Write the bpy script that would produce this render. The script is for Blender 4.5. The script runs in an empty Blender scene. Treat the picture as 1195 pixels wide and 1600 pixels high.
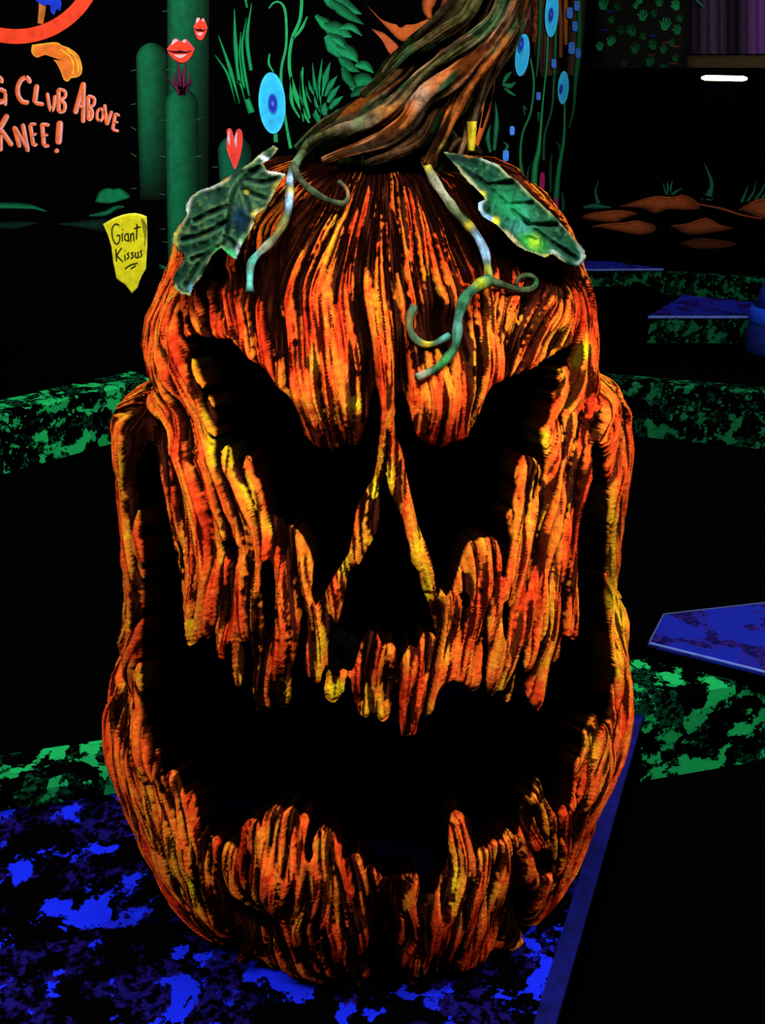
import bpy, math, random
import numpy as np
S = bpy.context.scene
C = S.collection
rng = np.random.RandomState(7)
random.seed(7)

# ------------------------------------------------------------------ camera, world, lights, exposure
PITCH = math.radians(22.0); FPX = 1500.0; CX, CY = 597.5, 800.0; CAMZ = 1.5
cp, sp = math.cos(PITCH), math.sin(PITCH)
cam = bpy.data.cameras.new('camera'); cam_o = bpy.data.objects.new('camera', cam); C.objects.link(cam_o)
cam.sensor_fit = 'VERTICAL'; cam.sensor_height = 24.0; cam.lens = 24.0 * FPX / 1600.0
cam.clip_start = 0.05; cam.clip_end = 60
cam_o.location = (0, 0, CAMZ); cam_o.rotation_euler = (math.radians(90) - PITCH, 0, 0)
S.camera = cam_o
w = bpy.data.worlds.new('world'); S.world = w; w.use_nodes = True
w.node_tree.nodes['Background'].inputs[0].default_value = (0.001, 0.001, 0.002, 1)
w.node_tree.nodes['Background'].inputs[1].default_value = 1.0
S.view_settings.view_transform = 'Standard'; S.view_settings.look = 'None'
S.view_settings.gamma = 1.0; S.view_settings.use_curve_mapping = False
S.view_settings.exposure = 0.0

def area(name, loc, target, sx, sy, power, col=(1, 1, 1)):
    l = bpy.data.lights.new(name, 'AREA'); l.shape = 'RECTANGLE'; l.size = sx; l.size_y = sy
    l.energy = power; l.color = col
    o = bpy.data.objects.new(name, l); C.objects.link(o); o.location = loc
    d = [target[i] - loc[i] for i in range(3)]
    import mathutils
    o.rotation_euler = mathutils.Vector(d).to_track_quat('-Z', 'Y').to_euler()
    return o
# blacklight tubes along the ceiling of the course, plus an added fill for the creepers
area('blacklight_over_camera', (-0.3, -0.5, 3.0), (0, 1.5, 0.8), 1.6, 0.25, 88)
area('blacklight_right', (1.5, 0.35, 3.0), (0, 1.5, 0.9), 1.2, 0.2, 56)
area('blacklight_left_wall', (-0.8, 3.2, 3.2), (-0.8, 5.0, 1.4), 3.0, 0.2, 60)
area('blacklight_left_floor', (-1.0, 2.6, 3.2), (-1.0, 2.8, 0.0), 2.0, 0.2, 42)
area('blacklight_middle', (2.2, 3.8, 3.2), (2.0, 5.0, 0.0), 2.0, 0.2, 24)
area('blacklight_back', (3.0, 8.2, 3.2), (3.4, 11.5, 1.0), 3.0, 0.2, 60)
area('fill_creepers', (2.4, 4.6, 3.2), (1.1, 6.5, 1.9), 1.0, 0.2, 30)  # extra lamp added to brighten the receding mural wall
area('room_light_beyond', (5.2, 12.4, 3.1), (4.6, 14.0, 2.3), 2.0, 0.3, 20, (1, .85, .65))

# ------------------------------------------------------------------ helpers
def ray(px, py):
    px = np.asarray(px, float); py = np.asarray(py, float)
    a = (px - CX) / FPX; b = (CY - py) / FPX
    # camera axes: right (1,0,0), forward (0,cp,-sp), up (0,sp,cp)
    return np.stack([a, cp + b * sp, -sp + b * cp], -1)
def project(X, Y, Z):
    dz = Z - CAMZ
    d = Y * cp - dz * sp; u = Y * sp + dz * cp
    d = np.where(np.abs(d) < 1e-6, 1e-6, d)
    return CX + FPX * X / d, CY - FPX * u / d
def on_plane(px, py, p0, n):
    d = ray(px, py); p0 = np.array(p0, float); n = np.array(n, float)
    t = np.dot(p0 - np.array([0, 0, CAMZ]), n) / (d @ n)
    return np.array([0, 0, CAMZ]) + d * t[..., None]
def tag(o, label=None, cat=None, group=None, kind=None):
    if label: o['label'] = label
    if cat: o['category'] = cat
    if group: o['group'] = group
    if kind: o['kind'] = kind
    return o
def empty(name, loc, label=None, cat=None, group=None):
    o = bpy.data.objects.new(name, None); C.objects.link(o); o.location = loc; o.empty_display_size = .05
    return tag(o, label, cat, group)
def mesh(name, V, Fs, mat, parent=None, col=None, smooth=True):
    """V: n x 3 world coordinates; the origin is moved to the parent's location"""
    V = np.asarray(V, float).reshape(-1, 3)
    if parent is not None:
        p = parent; off = np.zeros(3)
        while p is not None:
            off += np.array(p.location); p = p.parent
        org = np.zeros(3); V = V - off
    else:
        org = np.array([(V[:, 0].min() + V[:, 0].max()) / 2, (V[:, 1].min() + V[:, 1].max()) / 2, V[:, 2].min()])
        V = V - org
    me = bpy.data.meshes.new(name)
    if isinstance(Fs, np.ndarray):
        k = Fs.shape[1]; n = len(Fs)
        me.vertices.add(len(V)); me.vertices.foreach_set('co', V.astype(np.float32).ravel())
        me.loops.add(n * k); me.loops.foreach_set('vertex_index', Fs.astype(np.int32).ravel())
        me.polygons.add(n); me.polygons.foreach_set('loop_start', (np.arange(n) * k).astype(np.int32))
        me.update(calc_edges=True)
    else:
        me.from_pydata([tuple(v) for v in V], [], [tuple(int(i) for i in f) for f in Fs])
    me.validate()
    if smooth: me.polygons.foreach_set('use_smooth', [True] * len(me.polygons))
    me.materials.append(mat)
    if col is not None:
        at = me.color_attributes.new('col', 'FLOAT_COLOR', 'POINT')
        c = np.ones((len(V), 4), np.float32); c[:, :3] = np.asarray(col)[:, :3]
        at.data.foreach_set('color', c.ravel())
    me.update()
    o = bpy.data.objects.new(name, me); C.objects.link(o); o.location = org
    if parent is not None: o.parent = parent
    return o
def box(name, x0, x1, y0, y1, z0, z1, mat, parent=None):
    V = [(x, y, z) for x in (x0, x1) for y in (y0, y1) for z in (z0, z1)]
    Fs = [(0, 1, 3, 2), (4, 6, 7, 5), (0, 4, 5, 1), (2, 3, 7, 6), (0, 2, 6, 4), (1, 5, 7, 3)]
    return mesh(name, V, Fs, mat, parent, smooth=False)
def prism(name, poly, z0, z1, mat, parent=None):
    n = len(poly)
    V = [(x, y, z0) for x, y in poly] + [(x, y, z1) for x, y in poly]
    Fs = [tuple(range(n))[::-1], tuple(range(n, 2 * n))] + [(i, (i + 1) % n, n + (i + 1) % n, n + i) for i in range(n)]
    return mesh(name, V, Fs, mat, parent, smooth=False)
def smooth_path(P, n=None, step=6.0):
    P = np.asarray(P, float)
    if len(P) == 2:
        k = max(2, int(np.linalg.norm((P[1] - P[0])[:2]) / step)) if n is None else n
        t = np.linspace(0, 1, k + 1)[:, None]; return P[0] * (1 - t) + P[1] * t
    Q = np.vstack([2 * P[0] - P[1], P, 2 * P[-1] - P[-2]]); out = []
    for i in range(1, len(Q) - 2):
        L = np.linalg.norm((Q[i + 1] - Q[i])[:2])
        k = max(2, int(L / step)) if n is None else n
        for t in np.arange(k) / k:
            out.append(.5 * ((2 * Q[i]) + (-Q[i - 1] + Q[i + 1]) * t + (2 * Q[i - 1] - 5 * Q[i] + 4 * Q[i + 1] - Q[i + 2]) * t * t
                             + (-Q[i - 1] + 3 * Q[i] - 3 * Q[i + 1] + Q[i + 2]) * t ** 3))
    out.append(Q[-2]); return np.array(out)
def sstep(a, b, x):
    t = np.clip((x - a) / (b - a), 0, 1); return t * t * (3 - 2 * t)
def gblur(A, s):
    H, W = A.shape; p = int(3 * s) + 1
    B = np.pad(A, p, mode='edge')
    fy = np.fft.fftfreq(B.shape[0])[:, None]; fx = np.fft.rfftfreq(B.shape[1])[None]
    K = np.exp(-2 * (math.pi * s) ** 2 * (fx ** 2 + fy ** 2))
    return np.fft.irfft2(np.fft.rfft2(B) * K, s=B.shape)[p:p + H, p:p + W]
def inpoly(px, py, poly):
    poly = np.asarray(poly, float); sh = px.shape; px = px.ravel(); py = py.ravel()
    sel = (px > poly[:, 0].min()) & (px < poly[:, 0].max()) & (py > poly[:, 1].min()) & (py < poly[:, 1].max())
    xs = px[sel]; ys = py[sel]; ins = np.zeros(len(xs), bool)
    for i in range(len(poly)):
        x0, y0 = poly[i - 1]; x1, y1 = poly[i]
        if y0 == y1: continue
        c = ((y0 > ys) != (y1 > ys)) & (xs < (x1 - x0) * (ys - y0) / (y1 - y0) + x0)
        ins ^= c
    r = np.zeros(len(px), bool); r[np.where(sel)[0]] = ins
    return r.reshape(sh)
def dist_poly(px, py, pts):
    pts = np.asarray(pts, float); D = np.full(np.shape(px), 1e9)
    for i in range(len(pts) - 1):
        a = pts[i]; b = pts[i + 1]; ab = b - a
        t = np.clip(((px - a[0]) * ab[0] + (py - a[1]) * ab[1]) / max(ab @ ab, 1e-9), 0, 1)
        D = np.minimum(D, np.hypot(px - a[0] - t * ab[0], py - a[1] - t * ab[1]))
    return D

# ------------------------------------------------------------------ materials
def new_mat(name):
    m = bpy.data.materials.new(name); m.use_nodes = True
    nt = m.node_tree; b = nt.nodes['Principled BSDF']
    return m, nt, b
def flat_mat(name, col, rough=.9, spec=.1, var=.25, scale=12):
    m, nt, b = new_mat(name)
    n = nt.nodes.new('ShaderNodeTexNoise'); n.inputs['Scale'].default_value = scale; n.inputs['Detail'].default_value = 4
    tc = nt.nodes.new('ShaderNodeTexCoord'); nt.links.new(tc.outputs['Object'], n.inputs['Vector'])
    r = nt.nodes.new('ShaderNodeValToRGB')
    r.color_ramp.elements[0].position = .3; r.color_ramp.elements[1].position = .7
    r.color_ramp.elements[0].color = tuple(c * (1 - var) for c in col) + (1,)
    r.color_ramp.elements[1].color = tuple(min(1, c * (1 + var)) for c in col) + (1,)
    nt.links.new(n.outputs['Fac'], r.inputs['Fac']); nt.links.new(r.outputs['Color'], b.inputs['Base Color'])
    b.inputs['Roughness'].default_value = rough; b.inputs['Specular IOR Level'].default_value = spec
    return m
def paint_mat(name, grain=60, amount=.35, rough=.75, spec=.06, backblack=False, bump=0):
    m, nt, b = new_mat(name); L = nt.links
    a = nt.nodes.new('ShaderNodeAttribute'); a.attribute_name = 'col'
    tc = nt.nodes.new('ShaderNodeTexCoord')
    n = nt.nodes.new('ShaderNodeTexNoise'); n.inputs['Scale'].default_value = grain; n.inputs['Detail'].default_value = 5
    n.inputs['Roughness'].default_value = .65
    L.new(tc.outputs['Object'], n.inputs['Vector'])
    mr = nt.nodes.new('ShaderNodeMapRange'); mr.inputs[1].default_value = .35; mr.inputs[2].default_value = .6
    mr.inputs[3].default_value = 1 - amount; mr.inputs[4].default_value = 1.0
    L.new(n.outputs['Fac'], mr.inputs[0])
    mx = nt.nodes.new('ShaderNodeVectorMath'); mx.operation = 'SCALE'
    L.new(a.outputs['Color'], mx.inputs[0]); L.new(mr.outputs[0], mx.inputs['Scale'])
    out = mx.outputs[0]
    if backblack:
        g = nt.nodes.new('ShaderNodeNewGeometry'); k = nt.nodes.new('ShaderNodeMix'); k.data_type = 'RGBA'
        L.new(g.outputs['Backfacing'], k.inputs[0]); L.new(out, k.inputs[6]); k.inputs[7].default_value = (.001, .001, .001, 1)
        out = k.outputs[2]
    L.new(out, b.inputs['Base Color'])
    if bump:
        bp = nt.nodes.new('ShaderNodeBump'); bp.inputs['Strength'].default_value = bump; bp.inputs['Distance'].default_value = .004
        L.new(n.outputs['Fac'], bp.inputs['Height']); L.new(bp.outputs[0], b.inputs['Normal'])
    b.inputs['Roughness'].default_value = rough; b.inputs['Specular IOR Level'].default_value = spec
    return m
def camo_mat(name, c_lo, c_hi, scale=14, t1=.53, t2=.58, lo_t=.5, base=(.0006, .0006, .0008)):
    m, nt, b = new_mat(name); L = nt.links
    tc = nt.nodes.new('ShaderNodeTexCoord')
    def noise(sc, det, off, dist=0.0):
        mp = nt.nodes.new('ShaderNodeMapping'); mp.inputs['Location'].default_value = (off, off * .7, off * 1.3)
        L.new(tc.outputs['Object'], mp.inputs[0])
        n = nt.nodes.new('ShaderNodeTexNoise'); n.inputs['Scale'].default_value = sc; n.inputs['Detail'].default_value = det
        n.inputs['Roughness'].default_value = .62; n.inputs['Distortion'].default_value = dist
        L.new(mp.outputs[0], n.inputs['Vector']); return n.outputs['Fac']
    def thr(src, t, w=.012):
        r = nt.nodes.new('ShaderNodeMapRange'); r.inputs[1].default_value = t; r.inputs[2].default_value = t + w
        L.new(src, r.inputs[0]); return r.outputs[0]
    def mixc(fac, A, B):
        k = nt.nodes.new('ShaderNodeMix'); k.data_type = 'RGBA'; L.new(fac, k.inputs[0])
        for s, v in ((6, A), (7, B)):
            if isinstance(v, tuple): k.inputs[s].default_value = v + (1,)
            else: L.new(v, k.inputs[s])
        return k.outputs[2]
    f_lo = thr(noise(scale * .8, 5, 3.1, .3), lo_t, .05)
    f_sp = thr(noise(scale * 6, 3, 9.7), .47, .1)
    mul = nt.nodes.new('ShaderNodeMath'); mul.operation = 'MULTIPLY'; L.new(f_lo, mul.inputs[0]); L.new(f_sp, mul.inputs[1])
    f_hi = thr(noise(scale, 6, 0, .25), t1, .012)
    f_hi2 = thr(noise(scale * 1.1, 6, 17.3, .2), t2, .012)
    c = mixc(mul.outputs[0], base, c_lo)
    mid = tuple((a + 2 * bb) / 3 for a, bb in zip(c_lo, c_hi))
    c = mixc(f_hi2, c, mid); c = mixc(f_hi, c, c_hi)
    L.new(c, b.inputs['Base Color'])
    b.inputs['Roughness'].default_value = .9; b.inputs['Specular IOR Level'].default_value = 0
    return m
M_black = flat_mat('black_paint', (.0006, .0006, .0007), spec=0)
M_floor = flat_mat('black_carpet', (.0006, .0007, .0008), scale=200, spec=0)
M_lining = flat_mat('black_inner_paint', (.0006, .0006, .003), scale=6, var=.9, spec=0)
M_mural = paint_mat('mural_paint', 25, .3)
M_skin = paint_mat('carved_foam_paint', 170, .45, spec=0, backblack=True, bump=.5)
M_wood = paint_mat('stem_paint', 90, .7, spec=0, bump=.5)
M_leaf = paint_mat('leaf_paint', 110, .5, bump=.4)
M_green = camo_mat('green_camo_stone', (.003, .05, .02), (.010, .38, .09), 12, .56, .575)
M_green_dimlit = camo_mat('green_camo_stone_dimlit', (.002, .035, .013), (.006, .11, .035), 11, .58, .56)  # darker copy of the curb stone; weaker light there put into the colour
M_blue = camo_mat('blue_camo_carpet', (.008, .004, .10), (.008, .020, .80), 12.0, .572, .60, lo_t=.49)
M_trim = flat_mat('blue_rubber_trim', (.003, .004, .10), scale=30, var=.5)
M_bluetop = camo_mat('blue_violet_top', (.02, .008, .10), (.008, .014, .26), 7, .5, .52, lo_t=.40, base=(.004, .004, .06))
M_edge = flat_mat('pale_blue_edge', (.10, .16, .5), scale=20)

# ------------------------------------------------------------------ setting
def structure(o): o['kind'] = 'structure'; return o
structure(box('floor', -4.2, 6.5, -2.5, 14.6, -.1, 0, M_floor))
structure(box('ceiling', -4.2, 6.5, -2.5, 14.6, 3.4, 3.5, M_black))
WL = ((0, 5.0, 0), (0, -1.0, 0))                         # mural wall facing the camera
A2 = np.array([.62, 5.0]); B2 = np.array([1.60, 8.0])    # mural wall running away to the right
n2 = np.array([(B2 - A2)[1], -(B2 - A2)[0], 0.0]); n2 /= np.linalg.norm(n2)
WR = ((A2[0], A2[1], 0), tuple(n2))
WB = ((0, 11.5, 0), (0, -1.0, 0))
structure(box('wall_left', -4.2, .62, 5.0, 5.15, 0, 3.4, M_black))
structure(prism('wall_middle', [(.62, 5.0), (1.60, 8.0), (1.5, 8.12), (.5, 5.15)], 0, 3.4, M_black))
structure(box('wall_back', 1.0, 6.5, 11.5, 11.65, 0, 2.07, M_black))
structure(box('wall_side', -4.3, -4.2, -2.5, 5.15, 0, 3.4, M_black))
structure(box('wall_right', 6.5, 6.6, -2.5, 14.6, 0, 3.4, M_black))
structure(box('wall_rear', 1.0, 6.5, 14.0, 14.15, 0, 3.4, flat_mat('dim_rear_wall', (.012, .010, .016), scale=3)))
structure(box('wall_front', -4.2, 6.5, -2.6, -2.5, 0, 3.4, M_black))

def gp(px, py, z):     # point of a horizontal plane seen at a pixel
    q = on_plane(np.array([px]), np.array([py]), (0, 0, z), (0, 0, 1.0))[0]; return q[0], q[1]

# pumpkin platform: blue speckled top with a plain blue trim
p1 = np.array(gp(0, 1270, .2)); p2 = np.array(gp(1005, 1117, .2)); p3 = np.array(gp(868, 1600, .2))
dl = (p1 - p2) / np.linalg.norm(p1 - p2); dr = (p3 - p2) / np.linalg.norm(p3 - p2)
q_bl = p2 + dl * 1.9; q_fr = p2 + dr * 1.6; q_fl = q_bl + dr * 1.6
ti = np.array([-dr[1], dr[0]]);
if ti @ dl < 0: ti = -ti
tw = .032
plat = empty('pumpkin_platform', (float((p2[0] + q_fl[0]) / 2), float((p2[1] + q_fl[1]) / 2), 0),
             'low platform with blue speckled top carrying the giant pumpkin', 'platform')
prism('platform_top', [tuple(q_bl), tuple(q_fl), tuple(q_fr + ti * tw), tuple(p2 + ti * tw)], .186, .2, M_blue, plat)
prism('platform_base', [tuple(q_bl), tuple(q_fl), tuple(q_fr), tuple(p2)], .0, .186, M_black, plat)
tr = prism('edge_trim', [tuple(p2 + ti * tw), tuple(q_fr + ti * tw), tuple(q_fr), tuple(p2)], .186, .1995, M_trim, plat)
tr['label'] = 'plain dark blue edge strip'

def curb(name, pts, width, z1, mat, label, away):
    pts = [np.array(p) for p in pts]; off = []
    for i, p in enumerate(pts):
        d = pts[min(i + 1, len(pts) - 1)] - pts[max(i - 1, 0)]; d = d / np.linalg.norm(d)
        n = np.array([-d[1], d[0]]);
        if n @ np.array(away) < 0: n = -n
        off.append(p + n * width)
    k = len(pts); V = []
    bev = .012
    for i in range(k):
        a = pts[i]; b = off[i]; u = (b - a) / np.linalg.norm(b - a)
        V += [(*a, 0), (*a, z1 - bev), (*(a + u * bev), z1), (*(b - u * bev), z1), (*b, z1 - bev), (*b, 0)]
    Fs = []
    for i in range(k - 1):
        for j in range(6):
            Fs.append((i * 6 + j, i * 6 + (j + 1) % 6, (i + 1) * 6 + (j + 1) % 6, (i + 1) * 6 + j))
    Fs.append(tuple(range(6))[::-1]); Fs.append(tuple((k - 1) * 6 + j for j in range(6)))
    return tag(mesh(name, V, Fs, mat, smooth=False), label, 'curb')
# curb just behind the platform: from the left edge of the frame to the right
h = .25
pd = (p2 - p1) / np.linalg.norm(p2 - p1); bk = np.array([-pd[1], pd[0]]); bk = bk if bk[1] > 0 else -bk
def curb_between(name, front, backp, z1, mat, label):
    k = len(front); V = []; bev = .012
    for a, b in zip(front, backp):
        a = np.array(a); b = np.array(b); u = (b - a) / np.linalg.norm(b - a)
        V += [(*a, 0), (*a, z1 - bev), (*(a + u * bev), z1), (*(b - u * bev), z1), (*b, z1 - bev), (*b, 0)]
    Fs = [(i * 6 + j, i * 6 + (j + 1) % 6, (i + 1) * 6 + (j + 1) % 6, (i + 1) * 6 + j) for i in range(k - 1) for j in range(6)]
    Fs.append(tuple(range(6))[::-1]); Fs.append(tuple((k - 1) * 6 + j for j in range(6)))
    return tag(mesh(name, V, Fs, mat, smooth=False), label, 'curb')
fl_ = p1 - pd * .55 + bk * .006; fr_ = p2 + pd * .55 + bk * .006
curb_between('stone_curb', [fl_, p2 + bk * .006, fr_], [fl_ + bk * .125, p2 + bk * .17, fr_ + bk * .17], h, M_green,
     'green speckled curb running directly behind the pumpkin platform')
# far left curb
a = np.array(gp(-80, 765, 0)); b_ = np.array(gp(250, 672, 0))
curb('stone_curb', [a, b_], .22, .285, M_green, 'green speckled curb on the left, far side of the black fairway', (0, 1))
# right middle curb
a = np.array(gp(900, 672, 0)); b_ = np.array(gp(1290, 712, 0))
curb('stone_curb', [a, b_], .12, .29, M_green_dimlit, 'dim green speckled curb right of the pumpkin at cheek height', (0, 1))
# far right curbs with blue tops
def hexbench(name, front, apex, z1, thick_px, label, mat=M_bluetop):
    t = empty(name, (float(np.mean([p[0] for p in front])), float(front[0][1]), 0), label, 'platform')
    f = [np.array(p) for p in front]
    top = f[:2] + [np.array(p) for p in apex]
    cen = np.mean(top, axis=0)
    if mat is not None:
        prism('top', [tuple(p) for p in top], z1 - .02, z1, mat, t)
    inner = [tuple(p + (cen - p) * .02) for p in top]
    prism('base', inner, 0, z1 - .02, M_green_dimlit, t)
    # pale front edge
    d = f[1] - f[0]; n = np.array([d[1], -d[0]]) / np.linalg.norm(d); n = n if n[1] < 0 else -n
    e = prism('edge', [tuple(f[0]), tuple(f[1]), tuple(f[1] + n * .012), tuple(f[0] + n * .012)], z1 - .012, z1 + .003, M_edge, t)
    e['label'] = 'thin pale blue front edge'
    return t
z2 = .20
hexbench('course_bench', [gp(1012, 494, z2), gp(1320, 494, z2)], [gp(1240, 478, z2), gp(1068, 461, z2)], z2, 40,
         'low bench with blue top and green speckled front, right edge middle')
hexbench('course_bench', [gp(890, 421, .17), gp(1036, 420, .17)], [gp(960, 409, .17), gp(905, 407, .17)], .17, 30,
         'small far bench with blue top showing just right of the pumpkin leaf')
a = np.array(gp(1030, 459, 0)); b_ = np.array(gp(1230, 474, 0))
curb('stone_curb', [a, b_], .15, .2, M_green_dimlit, 'farthest green speckled curb below the painted red rocks', (0, 1))
# near blue topped block on the right
z3 = .292
blk = empty('blue_block', (1.0, 2.3, 0), 'dark block with violet-blue top and pale rim at the right edge', 'platform')
tp = [gp(1012, 1006, z3), gp(1260, 1068, z3), gp(1300, 930, z3), gp(1036, 960, z3)]
prism('top', tp, z3 - .008, z3, M_bluetop, blk)
cenb = np.mean(np.array(tp), axis=0)
prism('base', [tuple(np.array(p) + (cenb - np.array(p)) * .015) for p in tp], .2502, z3 - .008, M_black, blk)
prism('support', [tuple(np.array(p) + bk * .12) for p in tp[:2]] + [tp[2], tp[3]], 0, .2502, M_black, blk)
for i, wd in ((0, .007), (3, .004), (2, .003)):
    a = np.array(tp[i]); b_ = np.array(tp[(i + 1) % 4]); d = b_ - a; n = np.array([-d[1], d[0]]) / np.linalg.norm(d)
    if n @ (cenb - a) < 0: n = -n
    prism('rim', [tuple(a), tuple(b_), tuple(b_ + n * wd), tuple(a + n * wd)], z3, z3 + .003, M_edge if i == 0 else flat_mat('dim_rim', (.05, .07, .22)), blk)
# blue tapering bollard at the right edge
def lathe(prof, cx, cy, n=32):
    V = []; Fs = []
    for r, z in prof:
        for k in range(n):
            a = 2 * math.pi * k / n; V.append((cx + r * math.cos(a), cy + r * math.sin(a), z))
    for i in range(len(prof) - 1):
        for k in range(n):
            Fs.append((i * n + k, i * n + (k + 1) % n, (i + 1) * n + (k + 1) % n, (i + 1) * n + k))
    Fs.append(tuple(range(n))[::-1]); Fs.append(tuple((len(prof) - 1) * n + k for k in range(n)))
    return V, Fs
bx, by = gp(1212, 552, 0)
bol = empty('course_marker', (bx, by, 0), 'glowing blue tapered marker post cut off by the right edge', 'post')
V, Fs = lathe([(.19, 0), (.21, .02), (.215, .12), (.21, .2), (.20, .215)], bx, by); mesh('base', V, Fs, flat_mat('dark_blue_base', (.004, .012, .12)), bol)
V, Fs = lathe([(.20, .215), (.215, .225), (.215, .31), (.19, .325)], bx, by); mesh('band', V, Fs, flat_mat('bright_blue_band', (.006, .05, .55)), bol)
V, Fs = lathe([(.19, .325), (.16, .45), (.12, .6), (.07, .8), (.03, .9)], bx, by); mesh('cone', V, Fs, flat_mat('blue_cone', (.004, .02, .20)), bol)

# ------------------------------------------------------------------ pumpkin body surface
YC, XC = 1.47, -0.02
ZK = np.array([.19, .21, .25, .32, .395, .466, .534, .601, .665, .728, .789, .848, .906, .973, 1.039, 1.07, 1.102, 1.122, 1.143, 1.203, 1.242, 1.29, 1.318, 1.364, 1.408, 1.443, 1.456])
AL = np.array([.30, .335, .38, .415, .438, .456, .461, .452, .412, .412, .395, .392, .389, .391, .392, .39, .379, .34, .321, .329, .321, .295, .281, .265, .232, .173, .128])
AR = np.array([.28, .32, .36, .388, .405, .428, .442, .446, .433, .425, .398, .392, .395, .397, .399, .395, .391, .372, .336, .333, .326, .319, .305, .284, .248, .209, .179])
BZ = np.array([.19, .22, .28, .38, .5, .7, .9, 1.05, 1.2, 1.3, 1.38, 1.43, 1.455, 1.465])
BF = np.array([.27, .315, .355, .385, .405, .43, .42, .40, .36, .30, .225, .14, .07, .0])
ZT = 1.465
def Rsurf(T, Z, off=0.0):
    l = np.interp(Z, ZK, AL); r = np.interp(Z, ZK, AR)
    m = np.clip((ZT - Z) / (ZT - ZK[-1]), 0, 1) ** .5
    l = np.where(Z > ZK[-1], AL[-1] * m, l); r = np.where(Z > ZK[-1], AR[-1] * m, r)
    b = np.interp(Z, BZ, BF)
    a = (l + r) / 2 + (r - l) / 2 * np.tanh(2.5 * np.sin(T)) / math.tanh(2.5)
    b = np.where(np.cos(T) < 0, np.minimum(b, .25), b)
    a = np.maximum(a + off, 1e-4); b = np.maximum(b + off, 1e-4)
    return 1 / np.sqrt((np.sin(T) / a) ** 2 + (np.cos(T) / b) ** 2)
def hit(px, py, off=0.0):
    """where rays through pixels first meet the pumpkin surface grown by off; nearest miss for outside rays"""
    px = np.atleast_1d(np.asarray(px, float)); py = np.atleast_1d(np.asarray(py, float)); d = ray(px, py)
    ts = np.linspace(.9, 2.4, 500)
    best_t = np.zeros(len(px)); done = np.zeros(len(px), bool); bestf = np.full(len(px), 1e9); bt = np.full(len(px), 1.5)
    zt = ZT + off
    for t in ts:
        X = d[:, 0] * t - XC; Y = d[:, 1] * t - YC; Z = CAMZ + d[:, 2] * t
        th = np.arctan2(X, -Y); rr = np.hypot(X, Y)
        zc = np.clip((Z - .19) * (ZT - .19) / (zt - .19) + .19, .05, ZT - 1e-4)
        f = np.where(Z > zt, np.hypot(rr, Z - zt), rr - Rsurf(th, zc, off))
        new = (f <= 0) & ~done; best_t[new] = t - .0015; done |= new
        bb = (f < bestf) & ~done; bestf[bb] = f[bb]; bt[bb] = t
    t = np.where(done, best_t, bt)
    return np.array([0, 0, CAMZ]) + d * t[:, None], t, done

# chart: columns = angle around the axis (fine in front), rows = length along the profile
W1, WB_, HH = 1400, 100, 1400
th_f = np.linspace(-math.radians(122), math.radians(122), W1)
th_b = np.linspace(math.radians(122), math.radians(238), WB_ + 2)[1:]
TH = np.concatenate([th_f, th_b]); TH[-1] = math.radians(238); WW = len(TH)
zf = np.linspace(.19, ZT, 6000); rf = (np.interp(zf, BZ, BF) + Rsurf(np.pi / 2, zf)) / 2
sf = np.concatenate([[0], np.cumsum(np.hypot(np.diff(zf), np.diff(gblur(rf[None], 60)[0])))])
ZR = np.interp(np.linspace(0, sf[-1], HH), sf, zf)
T, Z = np.meshgrid(TH, ZR)
R0 = Rsurf(T, Z)
FRONT = np.cos(T) > -.35
def grow(T, R, Z): return XC + R * np.sin(T), YC - R * np.cos(T), Z

def blob(PX, PY, cx, cy, rx, ry, ang=0):
    a = math.radians(ang); dx = PX - cx; dy = PY - cy
    u = dx * math.cos(a) + dy * math.sin(a); v = -dx * math.sin(a) + dy * math.cos(a)
    return np.exp(-((u / rx) ** 2 + (v / ry) ** 2)) * FRONT

MACRO = [  # px x, y, radius x, radius y, angle, metres out
    (480, 590, 95, 70, 25, .030), (545, 650, 45, 50, 0, .02), (735, 590, 80, 80, -25, .030), (690, 650, 45, 45, 0, .018), (850, 490, 70, 50, 0, .012),
    (602, 400, 55, 150, 0, .018), (602, 640, 14, 110, 0, .022), (440, 950, 110, 110, 0, .012), (790, 930, 90, 130, 0, .014),
    (445, 1400, 75, 110, -8, .042), (545, 1450, 40, 90, 0, .012), (700, 1410, 72, 110, 8, .042), (835, 1360, 45, 70, 10, .022), (310, 1400, 60, 80, -20, .018),
    (602, 1490, 20, 80, 0, -.07), (392, 1500, 20, 60, -14, -.05), (792, 1470, 18, 60, 14, -.055),
    (575, 590, 12, 70, 5, -.02), (630, 590, 10, 70, 0, -.02), (690, 510, 38, 45, 0, -.02), (500, 300, 20, 60, 20, -.01), (700, 330, 18, 90, -15, -.012),
    (240, 640, 40, 35, 20, .012), (945, 620, 35, 40, 0, .012)]
Rm = R0.copy()
for it in range(2):
    X, Y, Zw = grow(T, Rm, Z); PX, PY = project(X, Y, Zw)
    Rm = R0.copy()
    for m in MACRO: Rm = Rm + m[5] * blob(PX, PY, *m[:5])
X, Y, Zw = grow(T, Rm, Z); PX, PY = project(X, Y, Zw)

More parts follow.
